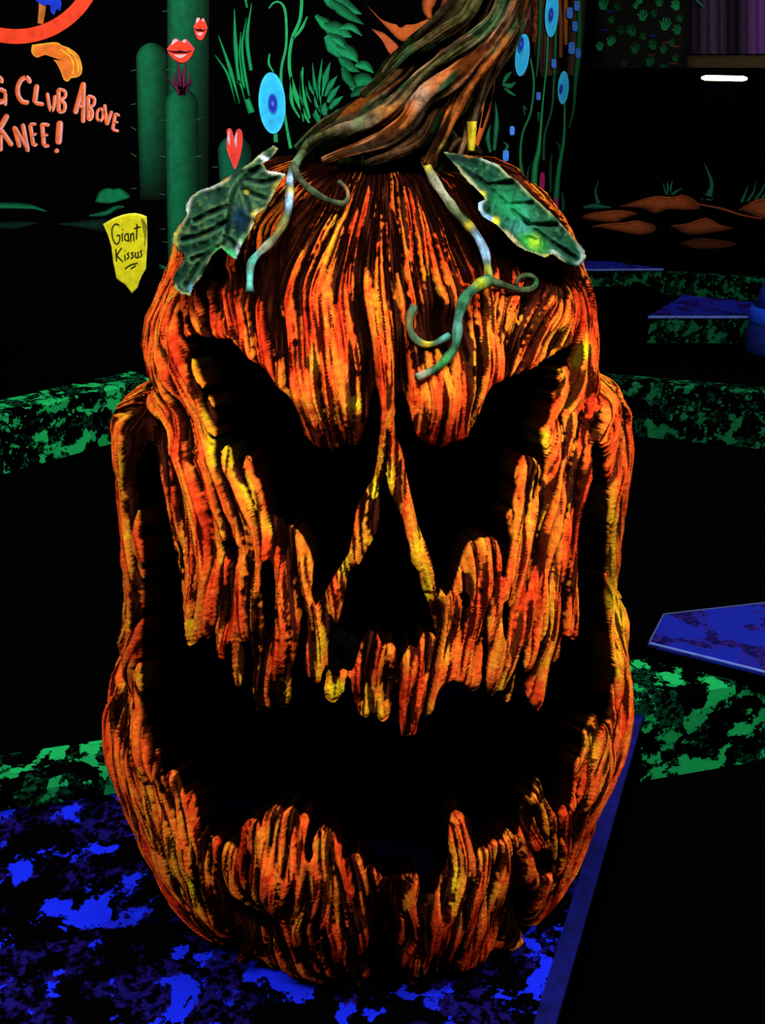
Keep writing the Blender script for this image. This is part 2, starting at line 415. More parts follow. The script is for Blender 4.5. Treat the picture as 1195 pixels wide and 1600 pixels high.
EYE_L = [(298,523),(315,525),(337,529),(360,529),(373,544),(388,560),(418,580),(432,604),(451,619),(465,645),(476,678),(491,696),(513,706),(524,703),(535,700),(557,695),(566,680),(572,660),(576,640),(581,612),(588,600),(592,612),(596,640),(594,674),(589,722),(583,748),(565,777),(556,800),(550,839),(545,866),(533,883),(524,898),(513,916),(502,938),(491,948),(486,927),(489,879),(484,861),(473,839),(454,820),(447,823),(440,808),(432,812),(427,803),(418,807),(414,789),(405,752),(396,743),(391,715),(384,712),(378,738),(372,712),(366,733),(362,720),(359,700),(353,695),(346,704),(343,730),(339,742),(336,725),(334,704),(336,680),(338,656),(333,632),(327,614),(323,628),(319,640),(313,628),(318,601),(312,585),(307,571),(297,552),(289,542),(286,533)]
EYE_R = [(900,536),(888,541),(875,546),(856,560),(847,563),(838,573),(816,581),(794,590),(780,597),(768,603),(760,616),(756,628),(751,638),(742,660),(731,682),(720,690),(705,693),(694,699),(687,700),(676,695),(665,693),(656,686),(650,678),(645,660),(638,630),(630,612),(623,604),(621,618),(620,630),(615,652),(617,672),(620,686),(628,704),(633,733),(641,770),(648,800),(656,828),(667,854),(676,882),(679,912),(684,940),(690,918),(697,935),(707,922),(712,905),(718,888),(722,870),(727,857),(732,850),(738,846),(745,846),(751,841),(759,842),(768,837),(776,845),(780,856),(783,868),(784,884),(783,901),(790,905),(793,890),(797,872),(798,850),(795,824),(792,806),(796,800),(801,794),(803,780),(808,763),(805,748),(808,732),(813,722),(819,711),(827,713),(834,716),(840,724),(845,732),(848,742),(852,745),(853,725),(851,704),(848,690),(845,675),(849,668),(854,667),(860,655),(862,645),(866,630),(864,616),(870,610),(875,606),(873,590),(874,577),(880,575),(886,571),(889,563),(893,553)]
NOSE = [(603,738),(607,760),(612,775),(620,792),(628,806),(632,822),(635,839),(640,850),(643,879),(650,888),(655,894),(657,908),(661,924),(666,934),(670,945),(674,960),(678,975),(682,992),(684,1003),(676,990),(668,988),(662,990),(656,1000),(651,1015),(646,1012),(641,1009),(635,1018),(628,1030),(623,1042),(620,1030),(618,1012),(611,1005),(604,1008),(598,1012),(594,1001),(588,990),(580,984),(574,985),(569,992),(563,1008),(558,1024),(554,1040),(549,1050),(541,1046),(531,1046),(521,1040),(514,1030),(512,1010),(515,998),(524,980),(533,955),(539,925),(543,898),(550,887),(556,884),(562,880),(567,870),(578,850),(586,836),(593,815),(593,790),(592,765),(597,748)]
MOUTH = [(214,740),(217,722),(224,700),(233,688),(241,698),(245,715),(248,733),(254,760),(259,787),(264,812),(269,835),(274,862),(278,890),(282,908),(285,927),(287,960),(289,993),(294,1010),(301,1008),(309,1003),(314,994),(318,992),(323,1000),(328,996),(333,985),(337,988),(338,1008),(341,1027),(347,1033),(351,1028),(353,1012),(357,1000),(361,1002),(362,1030),(364,1063),(368,1072),(373,1075),(378,1062),(383,1045),(384,1020),(388,1000),(393,1010),(397,1038),(395,1065),(396,1093),(401,1108),(411,1108),(421,1106),(424,1092),(428,1078),(432,1096),(440,1106),(450,1105),(455,1090),(454,1049),(458,1036),(464,1019),(467,990),(471,962),(475,950),(480,957),(481,980),(480,1001),(477,1038),(480,1055),(484,1061),(493,1069),(500,1066),(504,1048),(508,1038),(511,1045),(509,1060),(506,1076),(508,1091),(516,1097),(524,1098),(531,1088),(538,1079),(539,1062),(543,1054),(548,1062),(551,1085),(557,1105),(564,1120),(573,1121),(581,1112),(587,1116),(593,1126),(600,1128),(607,1121),(613,1095),(617,1075),(621,1060),(625,1080),(624,1111),(624,1130),(627,1150),(638,1151),(648,1148),(652,1136),(655,1122),(665,1121),(672,1118),(677,1108),(680,1093),(686,1076),(693,1074),(701,1066),(709,1062),(717,1066),(725,1066),(731,1077),(740,1080),(748,1075),(752,1060),(754,1020),(755,985),(759,962),(764,985),(763,1020),(760,1060),(762,1084),(768,1089),(775,1083),(783,1078),(785,1095),(793,1098),(799,1093),(803,1070),(805,1048),(811,1022),(816,1008),(820,1020),(820,1050),(823,1086),(829,1098),(836,1106),(842,1113),(848,1100),(854,1086),(857,1060),(860,1034),(868,1034),(873,1028),(876,1002),(883,990),(890,997),(897,1001),(903,993),(905,960),(904,927),(902,890),(902,854),(906,817),(914,785),(922,760),(926,748),(925,730),(926,711),(929,693),(934,686),(939,697),(944,711),(948,748),(951,785),(951,820),(950,854),(947,900),(946,935),(950,964),(955,992),(958,1019),(959,1050),(957,1080),(953,1105),(946,1125),(938,1142),(934,1125),(929,1111),(924,1118),(921,1130),(916,1134),(912,1150),(911,1178),(904,1186),(899,1196),(898,1224),(895,1245),(893,1262),(890,1276),(886,1268),(883,1257),(878,1262),(873,1270),(869,1275),(864,1270),(860,1262),(855,1253),(849,1244),(846,1230),(843,1219),(838,1216),(835,1228),(831,1250),(827,1246),(822,1241),(816,1250),(812,1262),(813,1290),(811,1304),(804,1307),(797,1296),(791,1299),(786,1312),(780,1317),(772,1312),(766,1317),(761,1328),(755,1324),(750,1327),(745,1340),(740,1336),(738,1320),(738,1300),(735,1285),(730,1276),(722,1271),(712,1268),(705,1273),(702,1295),(700,1320),(698,1353),(690,1362),(686,1385),(678,1400),(668,1396),(660,1402),(655,1385),(653,1366),(640,1367),(624,1368),(612,1366),(604,1372),(596,1370),(587,1361),(582,1352),(574,1353),(569,1362),(566,1345),(560,1336),(552,1334),(544,1339),(540,1346),(534,1342),(533,1322),(527,1318),(523,1306),(515,1297),(505,1291),(496,1299),(489,1312),(488,1340),(482,1352),(476,1345),(474,1327),(478,1305),(483,1283),(479,1274),(472,1272),(468,1278),(464,1266),(456,1261),(449,1264),(444,1270),(440,1262),(431,1259),(422,1262),(415,1270),(410,1283),(407,1298),(402,1284),(394,1280),(385,1283),(378,1294),(374,1315),(371,1331),(364,1322),(355,1316),(348,1320),(343,1312),(337,1307),(331,1310),(328,1298),(326,1286),(321,1292),(316,1306),(311,1290),(308,1270),(304,1248),(298,1236),(293,1234),(289,1250),(285,1240),(281,1222),(276,1208),(268,1203),(261,1208),(258,1228),(252,1212),(249,1190),(246,1168),(240,1172),(237,1152),(234,1140),(229,1128),(224,1112),(221,1095),(220,1060),(218,1038),(221,1001),(223,946),(224,901),(220,846),(216,802),(215,770)]
SPOTS = [[(834,1345),(840,1330),(851,1325),(862,1330),(867,1348),(862,1364),(850,1371),(839,1365)],
         [(410,878),(420,872),(428,890),(431,920),(430,955),(425,985),(421,1000),(414,975),(408,940),(405,900)],
         [(346,846),(358,843),(370,852),(374,870),(368,880),(355,876),(348,862)],
         [(786,942),(793,938),(797,955),(796,985),(791,1008),(786,990),(784,965)],
         [(716,928),(726,924),(735,932),(734,948),(727,955),(722,940)]]
HOLES = [EYE_L, EYE_R, NOSE, MOUTH] + SPOTS
FACE = np.cos(T) > -.15
def find_hole():
    hl_ = np.zeros(T.shape, bool)
    for p in HOLES: hl_ |= inpoly(PX, PY, p)
    hl_ &= FACE
    return hl_, np.clip(gblur(hl_.astype(float), 6) * 2.0, 0, 1)     # hole; 0 away from holes, 1 at their edges
hole, near = find_hole()

# flow of the carved grain: guide strokes in the photo, carried onto the chart
GUIDES = [[(205,650),(235,622),(270,635),(310,680),(345,730),(385,790),(425,860)], [(190,690),(195,800),(208,900),(203,1000),(185,1080),(175,1150),(195,1250),(240,1350),(310,1460)],
 [(228,1100),(238,1180),(262,1300),(320,1420),(400,1500)], [(262,520),(268,570),(295,630),(322,710),(350,800),(362,900),(372,1050)], [(275,440),(247,500),(243,570)],
 [(285,470),(300,500),(320,522)], [(335,440),(335,500),(352,525)], [(400,470),(412,530),(430,580)], [(470,450),(488,550),(505,680)], [(540,520),(550,600),(550,690)],
 [(560,255),(530,320),(490,410),(455,475)], [(600,250),(592,400),(600,560),(603,680),(588,750),(560,850)], [(612,690),(622,770),(650,850),(676,930)], [(640,260),(670,340),(690,430)],
 [(895,440),(914,520),(905,620),(880,700),(850,800),(812,900),(790,1060)], [(965,610),(925,650),(885,730),(865,850),(850,1000),(840,1100)], [(925,575),(962,620),(974,700),(960,850),(958,930),(972,1020),(980,1100),(960,1200),(910,1310),(860,1430)],
 [(870,470),(830,520),(800,570)], [(780,470),(760,560),(740,640)], [(720,520),(708,690)], [(660,600),(680,690)], [(440,1270),(440,1400),(475,1520)], [(720,1280),(715,1400),(690,1520)],
 [(840,1240),(862,1310),(872,1350),(830,1430),(790,1470)], [(500,1300),(512,1420),(540,1520)], [(390,1290),(402,1400),(450,1510)], [(290,1250),(320,1380),(380,1480)], [(270,740),(285,860),(300,1000)],
 [(330,800),(350,900),(345,1020)], [(440,850),(450,960),(440,1090)], [(510,920),(500,990),(490,1060)], [(760,850),(755,930),(740,1060)], [(930,1120),(925,1180),(900,1250),(870,1340)], [(650,1380),(640,1450),(640,1520)], [(770,1330),(765,1400),(740,1500)]]
gi, gj, gc, gs = [], [], [], []
for g in GUIDES:
    q = smooth_path(g, step=14); P3, _, ok = hit(q[:, 0], q[:, 1])
    th = np.arctan2(P3[:, 0] - XC, -(P3[:, 1] - YC)); ci = np.interp(th, th_f, np.arange(W1)); cj = np.interp(P3[:, 2], ZR, np.arange(HH))
    for k in range(len(q) - 1):
        di = ci[k + 1] - ci[k]; dj = cj[k + 1] - cj[k]; L = math.hypot(di, dj)
        if L < .5 or L > 80: continue
        a2 = 2 * math.atan2(dj, di); gi.append(ci[k]); gj.append(cj[k]); gc.append(math.cos(a2)); gs.append(math.sin(a2))
gi, gj, gc, gs = map(np.array, (gi, gj, gc, gs))
K = 8
ii, jj = np.meshgrid(np.arange(0, WW, K), np.arange(0, HH, K))
num_c = np.full(ii.shape, -0.12); num_s = np.zeros(ii.shape)
for a, b_, c_, s_ in zip(gi, gj, gc, gs):
    wgt = np.exp(-((ii - a) ** 2 + (jj - b_) ** 2) / (2 * 34.0 ** 2)); num_c += wgt * c_; num_s += wgt * s_
ang = .5 * np.arctan2(num_s, num_c)
wob = gblur(rng.randn(*ii.shape), 3.0); wob *= .085 / wob.std(); ang = ang + wob
vx = np.cos(ang); vy = np.sin(ang); fl = np.where(vy < 0, -1, 1); vx *= fl; vy *= fl
def upsample(A):
    a = np.repeat(np.repeat(A, K, 0), K, 1)[:HH, :WW]; return gblur(a, 4)
VX = upsample(vx).astype(np.float32); VY = upsample(vy).astype(np.float32)
n_ = np.hypot(VX, VY) + 1e-6; VX /= n_; VY /= n_
def lic(noises, lens):
    base_i, base_j = np.meshgrid(np.arange(WW, dtype=np.float32), np.arange(HH, dtype=np.float32))
    acc = [n.astype(np.float32).copy() for n in noises]; cnt = [1.0] * len(noises)
    for sgn in (1, -1):
        x = base_i.copy(); y = base_j.copy()
        for s in range(max(lens)):
            xi = np.clip(x.astype(np.int32), 0, WW - 1); yi = np.clip(y.astype(np.int32), 0, HH - 1)
            x += sgn * 1.6 * VX[yi, xi]; y += sgn * 1.6 * VY[yi, xi]
            xi = np.clip((x + .5).astype(np.int32), 0, WW - 1); yi = np.clip((y + .5).astype(np.int32), 0, HH - 1)
            for k, (n, L) in enumerate(zip(noises, lens)):
                if s < L:
                    wt = 1 - s / L; acc[k] += wt * n[yi, xi]; cnt[k] += wt
    return [(a / a.std()) for a in acc]
wn = lambda s: (lambda a: a / a.std())(gblur(rng.randn(HH, WW), s))
n_big = wn(8.0); n_mid = wn(2.4); n_fin = wn(.9); n_col = wn(5.0); n_f2 = wn(1.7)
BIG, MID, FIN, COLN, FI2 = lic([n_big, n_mid, n_fin, n_col, n_f2], [44, 42, 18, 40, 32])
BIG = gblur(BIG, .8); COLN2 = gblur(rng.randn(HH, WW), 28); COLN2 /= COLN2.std()
crest = .80 * MID + .38 * BIG
crest /= crest.std()

# hand-placed dark recesses, dark slots, base shade put into the colour, and colour accents
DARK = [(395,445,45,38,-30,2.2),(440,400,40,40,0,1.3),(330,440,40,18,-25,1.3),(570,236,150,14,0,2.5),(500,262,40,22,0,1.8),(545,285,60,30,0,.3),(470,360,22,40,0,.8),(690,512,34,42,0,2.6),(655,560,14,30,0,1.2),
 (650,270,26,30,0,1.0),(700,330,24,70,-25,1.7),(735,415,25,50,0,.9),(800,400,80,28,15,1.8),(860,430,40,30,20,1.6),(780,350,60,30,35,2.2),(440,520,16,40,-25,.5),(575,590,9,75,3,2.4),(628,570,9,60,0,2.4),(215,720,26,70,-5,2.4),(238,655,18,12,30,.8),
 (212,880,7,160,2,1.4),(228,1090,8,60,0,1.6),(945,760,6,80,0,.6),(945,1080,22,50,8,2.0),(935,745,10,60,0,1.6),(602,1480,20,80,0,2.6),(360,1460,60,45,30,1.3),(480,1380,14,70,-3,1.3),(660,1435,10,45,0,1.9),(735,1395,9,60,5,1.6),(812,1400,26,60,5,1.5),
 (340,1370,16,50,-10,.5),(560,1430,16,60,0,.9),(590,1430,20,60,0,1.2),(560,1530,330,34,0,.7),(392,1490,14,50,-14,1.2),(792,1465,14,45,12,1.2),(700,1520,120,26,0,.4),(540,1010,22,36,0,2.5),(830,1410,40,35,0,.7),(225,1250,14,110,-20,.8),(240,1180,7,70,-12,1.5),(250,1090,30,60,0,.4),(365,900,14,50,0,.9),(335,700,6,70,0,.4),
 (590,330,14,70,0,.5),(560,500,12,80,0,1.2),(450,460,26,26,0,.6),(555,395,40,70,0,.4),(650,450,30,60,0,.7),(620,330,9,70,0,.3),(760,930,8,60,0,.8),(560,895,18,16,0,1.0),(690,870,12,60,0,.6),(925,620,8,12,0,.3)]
DENSE = [(275,560,26,60,-8,1.6),(245,500,12,60,5,.8),(300,560,10,50,-15,1.2),(480,600,70,60,20,.7),(700,650,55,45,0,1.2),(820,490,80,50,-15,1.0),(905,560,20,60,0,1.6),(885,660,40,70,0,1.4),(875,780,40,110,10,1.2),(955,900,12,160,0,1.6),(975,1050,14,100,0,1.8),
 (602,500,16,200,0,.9),(640,330,30,90,-8,.5),(640,1050,20,80,0,.6),(440,1080,30,40,0,.8),(400,850,50,80,0,.7),(300,860,30,120,-5,.8),(430,1320,30,60,0,.9),(290,1300,30,60,-15,.8),(715,1330,20,60,0,.8),(850,1270,35,40,0,.8),(920,1200,22,70,10,1.0),(180,1140,14,90,0,.7),(195,800,8,120,0,.4),
 (200,1010,12,90,0,.8),(760,890,40,60,0,.8),(840,950,40,90,0,.8),(540,350,30,16,-30,.6),(560,1070,20,50,0,.6),(240,640,40,16,20,.6),(930,650,30,40,0,.8),(730,1490,50,30,0,.6),(850,1430,40,20,-30,1.0)]  # regions with denser paint cover
YEL = [(303,570,9,34,-15,1.0),(322,640,9,24,-10,1.1),(330,700,8,40,0,.8),(352,712,8,24,0,.7),(390,770,14,50,-20,.8),(432,822,24,16,25,.9),(445,1075,10,32,0,.8),(495,1030,14,45,5,.9),(522,1078,16,22,0,1.5),(572,1080,10,36,0,.7),(912,548,11,12,0,1.7),(901,564,8,9,0,1.5),(555,632,9,9,0,1.6),
 (970,590,14,8,15,1.1),(852,690,8,26,0,.9),(825,740,10,40,0,.6),(840,800,30,70,10,.45),(957,860,9,110,0,.8),(968,1000,10,80,0,.8),(200,650,26,12,0,.4),(586,770,8,22,0,1.2),(607,745,12,26,0,.6),(652,850,9,30,0,.4),(668,925,6,30,0,.7),(540,880,8,28,20,.9),(697,1020,10,40,0,.5),
 (275,1360,10,40,-15,.7),(300,1390,9,40,-10,.5),(395,1310,8,30,0,.4),(452,1340,9,40,0,.4),(500,1320,10,16,0,.5),(705,1375,14,34,0,.5),(835,1250,14,34,0,.4),(770,1335,20,10,0,.4),(487,564,10,30,0,.6),(510,565,14,24,0,.35),(530,335,26,12,-35,.5),(800,490,30,26,0,.25),(590,420,8,60,0,.3),
 (195,1060,8,60,0,.35),(190,720,7,60,0,.5),(925,1170,12,40,0,.35),(730,900,12,40,0,.2),(890,620,14,60,0,.45),(760,440,16,8,0,.4)]
RED = [(270,560,18,36,0,.35),(255,740,14,60,-5,.4),(320,440,40,20,0,.3),(360,480,40,40,0,.25),(520,680,50,20,0,.4),(690,685,45,18,0,.6),(635,320,14,60,0,.5),(660,400,30,50,0,.4),(880,490,50,26,0,.3),(430,860,12,30,0,.3),(905,840,14,60,0,.4),(530,430,60,60,0,.15),(560,1480,120,50,0,.4),(730,1490,60,40,0,.5),
 (860,1440,30,40,0,.4),(230,1160,14,40,0,.4),(300,1450,60,40,25,.4),(640,1140,16,20,0,.4),(835,1080,20,30,0,.4),(980,1120,14,60,0,.4),(590,610,14,60,0,.3),(320,800,20,60,0,.2),(400,440,200,60,0,.12),(900,1190,20,50,0,.25)]
edge_fade = np.minimum(1, np.sin(np.clip((Z - .19) / (ZT - .19), 0, 1) * math.pi) * 12)
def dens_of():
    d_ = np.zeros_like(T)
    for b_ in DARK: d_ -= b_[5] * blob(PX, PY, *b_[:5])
    for b_ in DENSE: d_ += b_[5] * .55 * blob(PX, PY, *b_[:5])
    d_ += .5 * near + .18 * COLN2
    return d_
def relief_of(dens):
    return (.0062 * np.tanh(crest * 1.4) + .0010 * np.tanh(FIN) + .0020 * np.tanh(FI2) + .0045 * np.tanh(BIG) - .008 * near ** 2 - .010 * sstep(.8, 2.4, -dens)) * edge_fade
for it in range(3):
    dens = dens_of(); relief = relief_of(dens)
    X, Y, Zw = grow(T, np.maximum(Rm + relief, .001), Z); PX, PY = project(X, Y, Zw)
    hole, near = find_hole()
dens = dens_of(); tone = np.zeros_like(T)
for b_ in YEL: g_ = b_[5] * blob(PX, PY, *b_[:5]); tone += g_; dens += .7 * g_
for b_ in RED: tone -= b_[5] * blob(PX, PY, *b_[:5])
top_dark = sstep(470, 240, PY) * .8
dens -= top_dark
SPK = wn(2.2); cov = sstep(-.10, .16, crest + .32 * FI2 + .22 * SPK + .20 + dens * 1.05)
thin = sstep(-.80, -.40, FIN + .12 * crest + .12 * np.clip(dens, -1, 1.0))
thin *= sstep(-.95, -.60, FI2 + .2 * crest + .12 * np.clip(dens, -1, 1.0))
cov = cov * (.05 + .95 * thin)
cov *= sstep(-2.6, -1.1, dens) 
tn = .43 + .045 * SPK + .11 * COLN + .06 * FIN + .06 * COLN2 + .10 * np.exp(-((crest + dens * 1.05 + .05) / .3) ** 2) + tone * .55
stops = [0, .22, .40, .55, .70, .85, 1.0]
colr = np.array([(.20, .010, .003), (.66, .030, .006), (.98, .085, .012), (1.0, .175, .016), (1.0, .30, .018), (1.0, .46, .014), (1.0, .68, .012)])
tc_ = np.clip(tn, 0, 1)
COL = np.stack([np.interp(tc_, stops, colr[:, k]) for k in range(3)], -1)
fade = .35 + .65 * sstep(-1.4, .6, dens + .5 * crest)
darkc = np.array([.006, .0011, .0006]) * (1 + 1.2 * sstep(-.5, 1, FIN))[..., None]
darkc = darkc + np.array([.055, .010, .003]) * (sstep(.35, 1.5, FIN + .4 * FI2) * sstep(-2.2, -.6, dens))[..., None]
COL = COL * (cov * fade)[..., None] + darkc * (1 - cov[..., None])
backf = (~FRONT)
# relief
R = np.maximum(Rm + relief, .001)
# slide the vertices beside each hole so that the cut edge runs smoothly
hs = gblur(hole.astype(float), 1.3); gy_, gx_ = np.gradient(hs); g2 = gx_ ** 2 + gy_ ** 2 + 1e-4
band = (hs > .04) & (hs < .96)
sh = np.where(band, (.5 - hs) / g2, 0)
du = np.clip(sh * gx_, -.75, .75); dv_ = np.clip(sh * gy_, -.75, .75)
Ts = T + du * np.gradient(TH)[None, :]; Zs_ = Z + dv_ * np.gradient(ZR)[:, None]
X, Y, Zw = grow(Ts, R, Zs_)
# base sits on the platform
Zw = np.maximum(Zw, .2005)
V = np.stack([X, Y, Zw], -1).reshape(-1, 3)
idx = np.arange(HH * WW).reshape(HH, WW)
idx_r = np.concatenate([idx, idx[:, :1]], 1)              # wrap around the back
hole_w = np.concatenate([hole, hole[:, :1]], 1)
keep = ~(hole_w[:-1, :-1] & hole_w[1:, :-1] & hole_w[:-1, 1:] & hole_w[1:, 1:])
keep &= ~((hole_w[:-1, :-1].astype(int) + hole_w[1:, :-1] + hole_w[:-1, 1:] + hole_w[1:, 1:]) >= 2)
Fq = np.stack([idx_r[:-1, :-1], idx_r[:-1, 1:], idx_r[1:, 1:], idx_r[1:, :-1]], -1)
# rims: walls going inwards from every hole edge
rim_e = []
Kp = np.pad(keep, 1, constant_values=True)
kc = Kp[1:-1, 1:-1]
for (dj, di, a, b_) in ((-1, 0, 0, 1), (1, 0, 2, 3), (0, 1, 1, 2), (0, -1, 3, 0)):
    nb = Kp[1 + dj:Kp.shape[0] - 1 + dj, 1 + di:Kp.shape[1] - 1 + di]
    sel = kc & ~nb; q = Fq[sel]; rim_e.append(np.stack([q[:, a], q[:, b_]], -1))
rim_e = np.concatenate(rim_e)
uv, inv = np.unique(rim_e, return_inverse=True); inv = inv.reshape(rim_e.shape)
axis = np.array([XC, YC])
def inward(v, d):
    o = v.copy(); r = np.hypot(v[:, 0] - XC, v[:, 1] - YC) + 1e-9; k = (r - d) / r
    o[:, 0] = XC + (v[:, 0] - XC) * k; o[:, 1] = YC + (v[:, 1] - YC) * k; return o
Ve = V[uv]; n0 = len(V); m = len(uv)
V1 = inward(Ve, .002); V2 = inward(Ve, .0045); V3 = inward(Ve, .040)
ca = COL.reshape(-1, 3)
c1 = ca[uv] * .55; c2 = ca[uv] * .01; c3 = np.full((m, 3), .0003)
Vall = np.concatenate([V, V1, V2, V3]); Call = np.concatenate([ca, c1, c2, c3])
rf_ = []
prev = rim_e
for lv in range(3):
    cur = n0 + lv * m + inv
    rf_.append(np.stack([prev[:, 1], prev[:, 0], cur[:, 0], cur[:, 1]], -1)); prev = cur
Fall = np.concatenate([Fq[keep]] + rf_)
used = np.zeros(len(Vall), bool); used[Fall.ravel()] = True
remap = np.cumsum(used) - 1
pump = empty('giant_pumpkin', (XC, YC, .2), 'giant carved orange jack-o-lantern with jagged grin standing on the blue speckled platform', 'pumpkin')
mesh('shell', Vall[used], remap[Fall], M_skin, pump, col=Call[used])
# black-painted inside
sj = 8
Tl = T[::sj, ::sj]; Zl = Z[::sj, ::sj]; Rl = np.maximum(Rm[::sj, ::sj] - .045, .003)
hmx = gblur(hole.astype(float), 4)[::sj, ::sj] > .02
Xl, Yl, Zz = grow(Tl, Rl, np.clip(Zl, .215, ZT - .03)); hl, wl = Tl.shape
il = np.arange(hl * wl).reshape(hl, wl); ilr = np.concatenate([il, il[:, :1]], 1); hr = np.concatenate([hmx, hmx[:, :1]], 1)
kl = ~(hr[:-1, :-1] | hr[1:, :-1] | hr[:-1, 1:] | hr[1:, 1:])
Fl = np.stack([ilr[:-1, :-1], ilr[1:, :-1], ilr[1:, 1:], ilr[:-1, 1:]], -1)[kl]
Vl = np.concatenate([np.stack([Xl, Yl, Zz], -1).reshape(-1, 3), [[XC, YC - .03, .225]]])
cap = [(ilr[0, i + 1], ilr[0, i], hl * wl) for i in range(wl)]
lin = mesh('inner_lining', Vl, [tuple(f) for f in Fl] + cap, M_lining, pump); lin['label'] = 'black-painted hollow inside'

# nostril ring hanging in the nose gap
def tube(name, P3, rad, cols, mat, parent, n=12, lump=.12, closed_ends=True):
    P3 = np.asarray(P3); k = len(P3); Tn = np.gradient(P3, axis=0); Tn /= np.linalg.norm(Tn, axis=1)[:, None] + 1e-9
    up = np.array([0, -1.0, .3]); V = []; Cc = []
    for i in range(k):
        a = np.cross(Tn[i], up); a /= np.linalg.norm(a) + 1e-9; b = np.cross(a, Tn[i])
        for j in range(n):
            f = 2 * math.pi * j / n
            r = rad[i] * (1 + lump * math.sin(3 * f + i * .35) * math.sin(i * .5 + j))
            V.append(P3[i] + r * (math.cos(f) * a + math.sin(f) * b)); c = np.array(cols[i]); Cc.append(c * (1 - .5 * max(0, math.sin(f * 3 + i * .2)) ** 3))
    Fs = [(i * n + j, i * n + (j + 1) % n, (i + 1) * n + (j + 1) % n, (i + 1) * n + j) for i in range(k - 1) for j in range(n)]
    Fs += [tuple(range(n))[::-1], tuple((k - 1) * n + j for j in range(n))]
    return mesh(name, V, Fs, mat, parent, col=np.array(Cc))
def surf_path(pts, off, step=4.0):
    q = smooth_path(pts, step=step); P3, t, ok = hit(q[:, 0], q[:, 1], off)
    # smooth the depth a little
    for _ in range(3): P3[1:-1] = (P3[:-2] + P3[2:] + 2 * P3[1:-1]) / 4
    return P3, q
P3, q = surf_path([(541, 1000), (529, 997), (519, 1010), (520, 1032), (531, 1044), (545, 1042), (552, 1025), (550, 1008), (541, 1000)], -.012)
cc = [((.55, .08, .01) if abs(qy - 1000) < 9 else (.006, .003, .012)) for qx, qy in q]
tube('nostril_ring', P3, np.full(len(P3), .011), cc, M_skin, pump, n=10)

# ------------------------------------------------------------------ stem
rows = np.array([(252, 612, 275), (232, 614, 262), (205, 622, 226), (176, 640, 200), (137, 678, 168), (102, 698, 158), (63, 720, 148), (25, 743, 120), (0, 758, 106), (-60, 792, 100), (-110, 818, 104)], float)
ns = 150; na = 260; tt = np.linspace(0, 1, ns)
tr_ = np.linspace(0, 1, len(rows)) ** 1.0
ry = np.interp(tt, tr_, rows[:, 0]); rcx = np.interp(tt, tr_, rows[:, 1]); rw = np.interp(tt, tr_, rows[:, 2])
for A in (ry, rcx, rw): A[:] = gblur(A[None], 5)[0]
Yst = 1.42 - .10 * tt
dd = ray(rcx, ry); tpar = Yst / dd[:, 1]; cen = np.array([0, 0, CAMZ]) + dd * tpar[:, None]
cen[:, 2] = np.maximum.accumulate(cen[:, 2]); dep = cen[:, 1] * cp + (CAMZ - cen[:, 2]) * sp
ra = rw / 2 * dep / FPX
PH, TT = np.meshgrid(np.linspace(0, 2 * math.pi, na, endpoint=False), tt)
def nz(s0, s1):
    A = rng.randn(ns, na); A = np.concatenate([A, A, A], 1)
    fy = np.fft.fftfreq(A.shape[0])[:, None]; fx = np.fft.rfftfreq(A.shape[1])[None]
    A = np.fft.irfft2(np.fft.rfft2(A) * np.exp(-2 * math.pi ** 2 * (s1 ** 2 * fx ** 2 + s0 ** 2 * fy ** 2)), s=A.shape)[:, na:2 * na]
    return A / A.std()
wav = nz(16, 12) * .35
tw_ = PH + 1.2 * TT
ridge = np.abs(np.sin(4.5 * tw_ + 1.6 * wav)) * (.75 + .25 * np.abs(np.sin(10 * tw_ + 3 * wav))) ; ridge = 1 - (1 - ridge) ** 1.0
fine = nz(22, 1.6); fine2 = nz(8, 1.2); mid = nz(24, 4)
rr = (.70 + .30 * ridge) * (1 + .045 * np.tanh(mid)) + .012 * np.tanh(fine)
bl = sstep(.1, 0, TT); rr *= 1 + .10 * bl * np.sin(7 * PH)
ax_ = ra[:, None] * rr * .90
Xs = cen[:, 0:1] + ax_ * np.sin(PH); Ys = cen[:, 1:2] - ax_ * .72 * np.cos(PH)
Zs = cen[:, 2:3] + ax_ * .22 * np.cos(PH) * (TT > .02) - .10 * np.sin(PH) * ax_ - .03 * bl * (1 - ridge)
crs = ridge * 1.6 - .9 + .35 * mid + .45 * fine
cv = sstep(-.02, .50, crs - .1 + .35 * nz(10, 8))
pal = np.array([(.32, .13, .035), (.48, .12, .022), (.36, .24, .12), (.15, .18, .05), (.06, .12, .04)])
pn = np.clip((nz(12, 9) + 1.4) / 2.8, 0, .999) * (len(pal) - 1); k0 = pn.astype(int); fr = (pn - k0)[..., None]
cs = pal[k0] * (1 - fr) + pal[np.minimum(k0 + 1, len(pal) - 1)] * fr
org = sstep(.35, .95, nz(14, 7))[..., None]; cs = cs * (1 - org) + np.array([.55, .13, .015]) * org
cs = cs * (.45 + .85 * sstep(-1, 1, fine2))[..., None]
yl = sstep(1.9, 2.1, nz(7, 3))[..., None]; cs = cs * (1 - yl) + np.array([.5, .35, .02]) * yl
bls = sstep(2.1, 2.3, nz(6, 4))[..., None]; cs = cs * (1 - bls) + np.array([.03, .14, .5]) * bls
cs = cs * cv[..., None] + np.array([.006, .005, .003]) * (1 - cv[..., None])
ix = np.arange(ns * na).reshape(ns, na); ixr = np.concatenate([ix, ix[:, :1]], 1)
Fs = np.stack([ixr[:-1, :-1], ixr[:-1, 1:], ixr[1:, 1:], ixr[1:, :-1]], -1).reshape(-1, 4)
topc = np.stack([ix[-1, :-1], ix[-1, 1:], np.full(na - 1, ns * na), np.full(na - 1, ns * na)], -1)
Vs = np.concatenate([np.stack([Xs, Ys, Zs], -1).reshape(-1, 3), cen[-1:]])
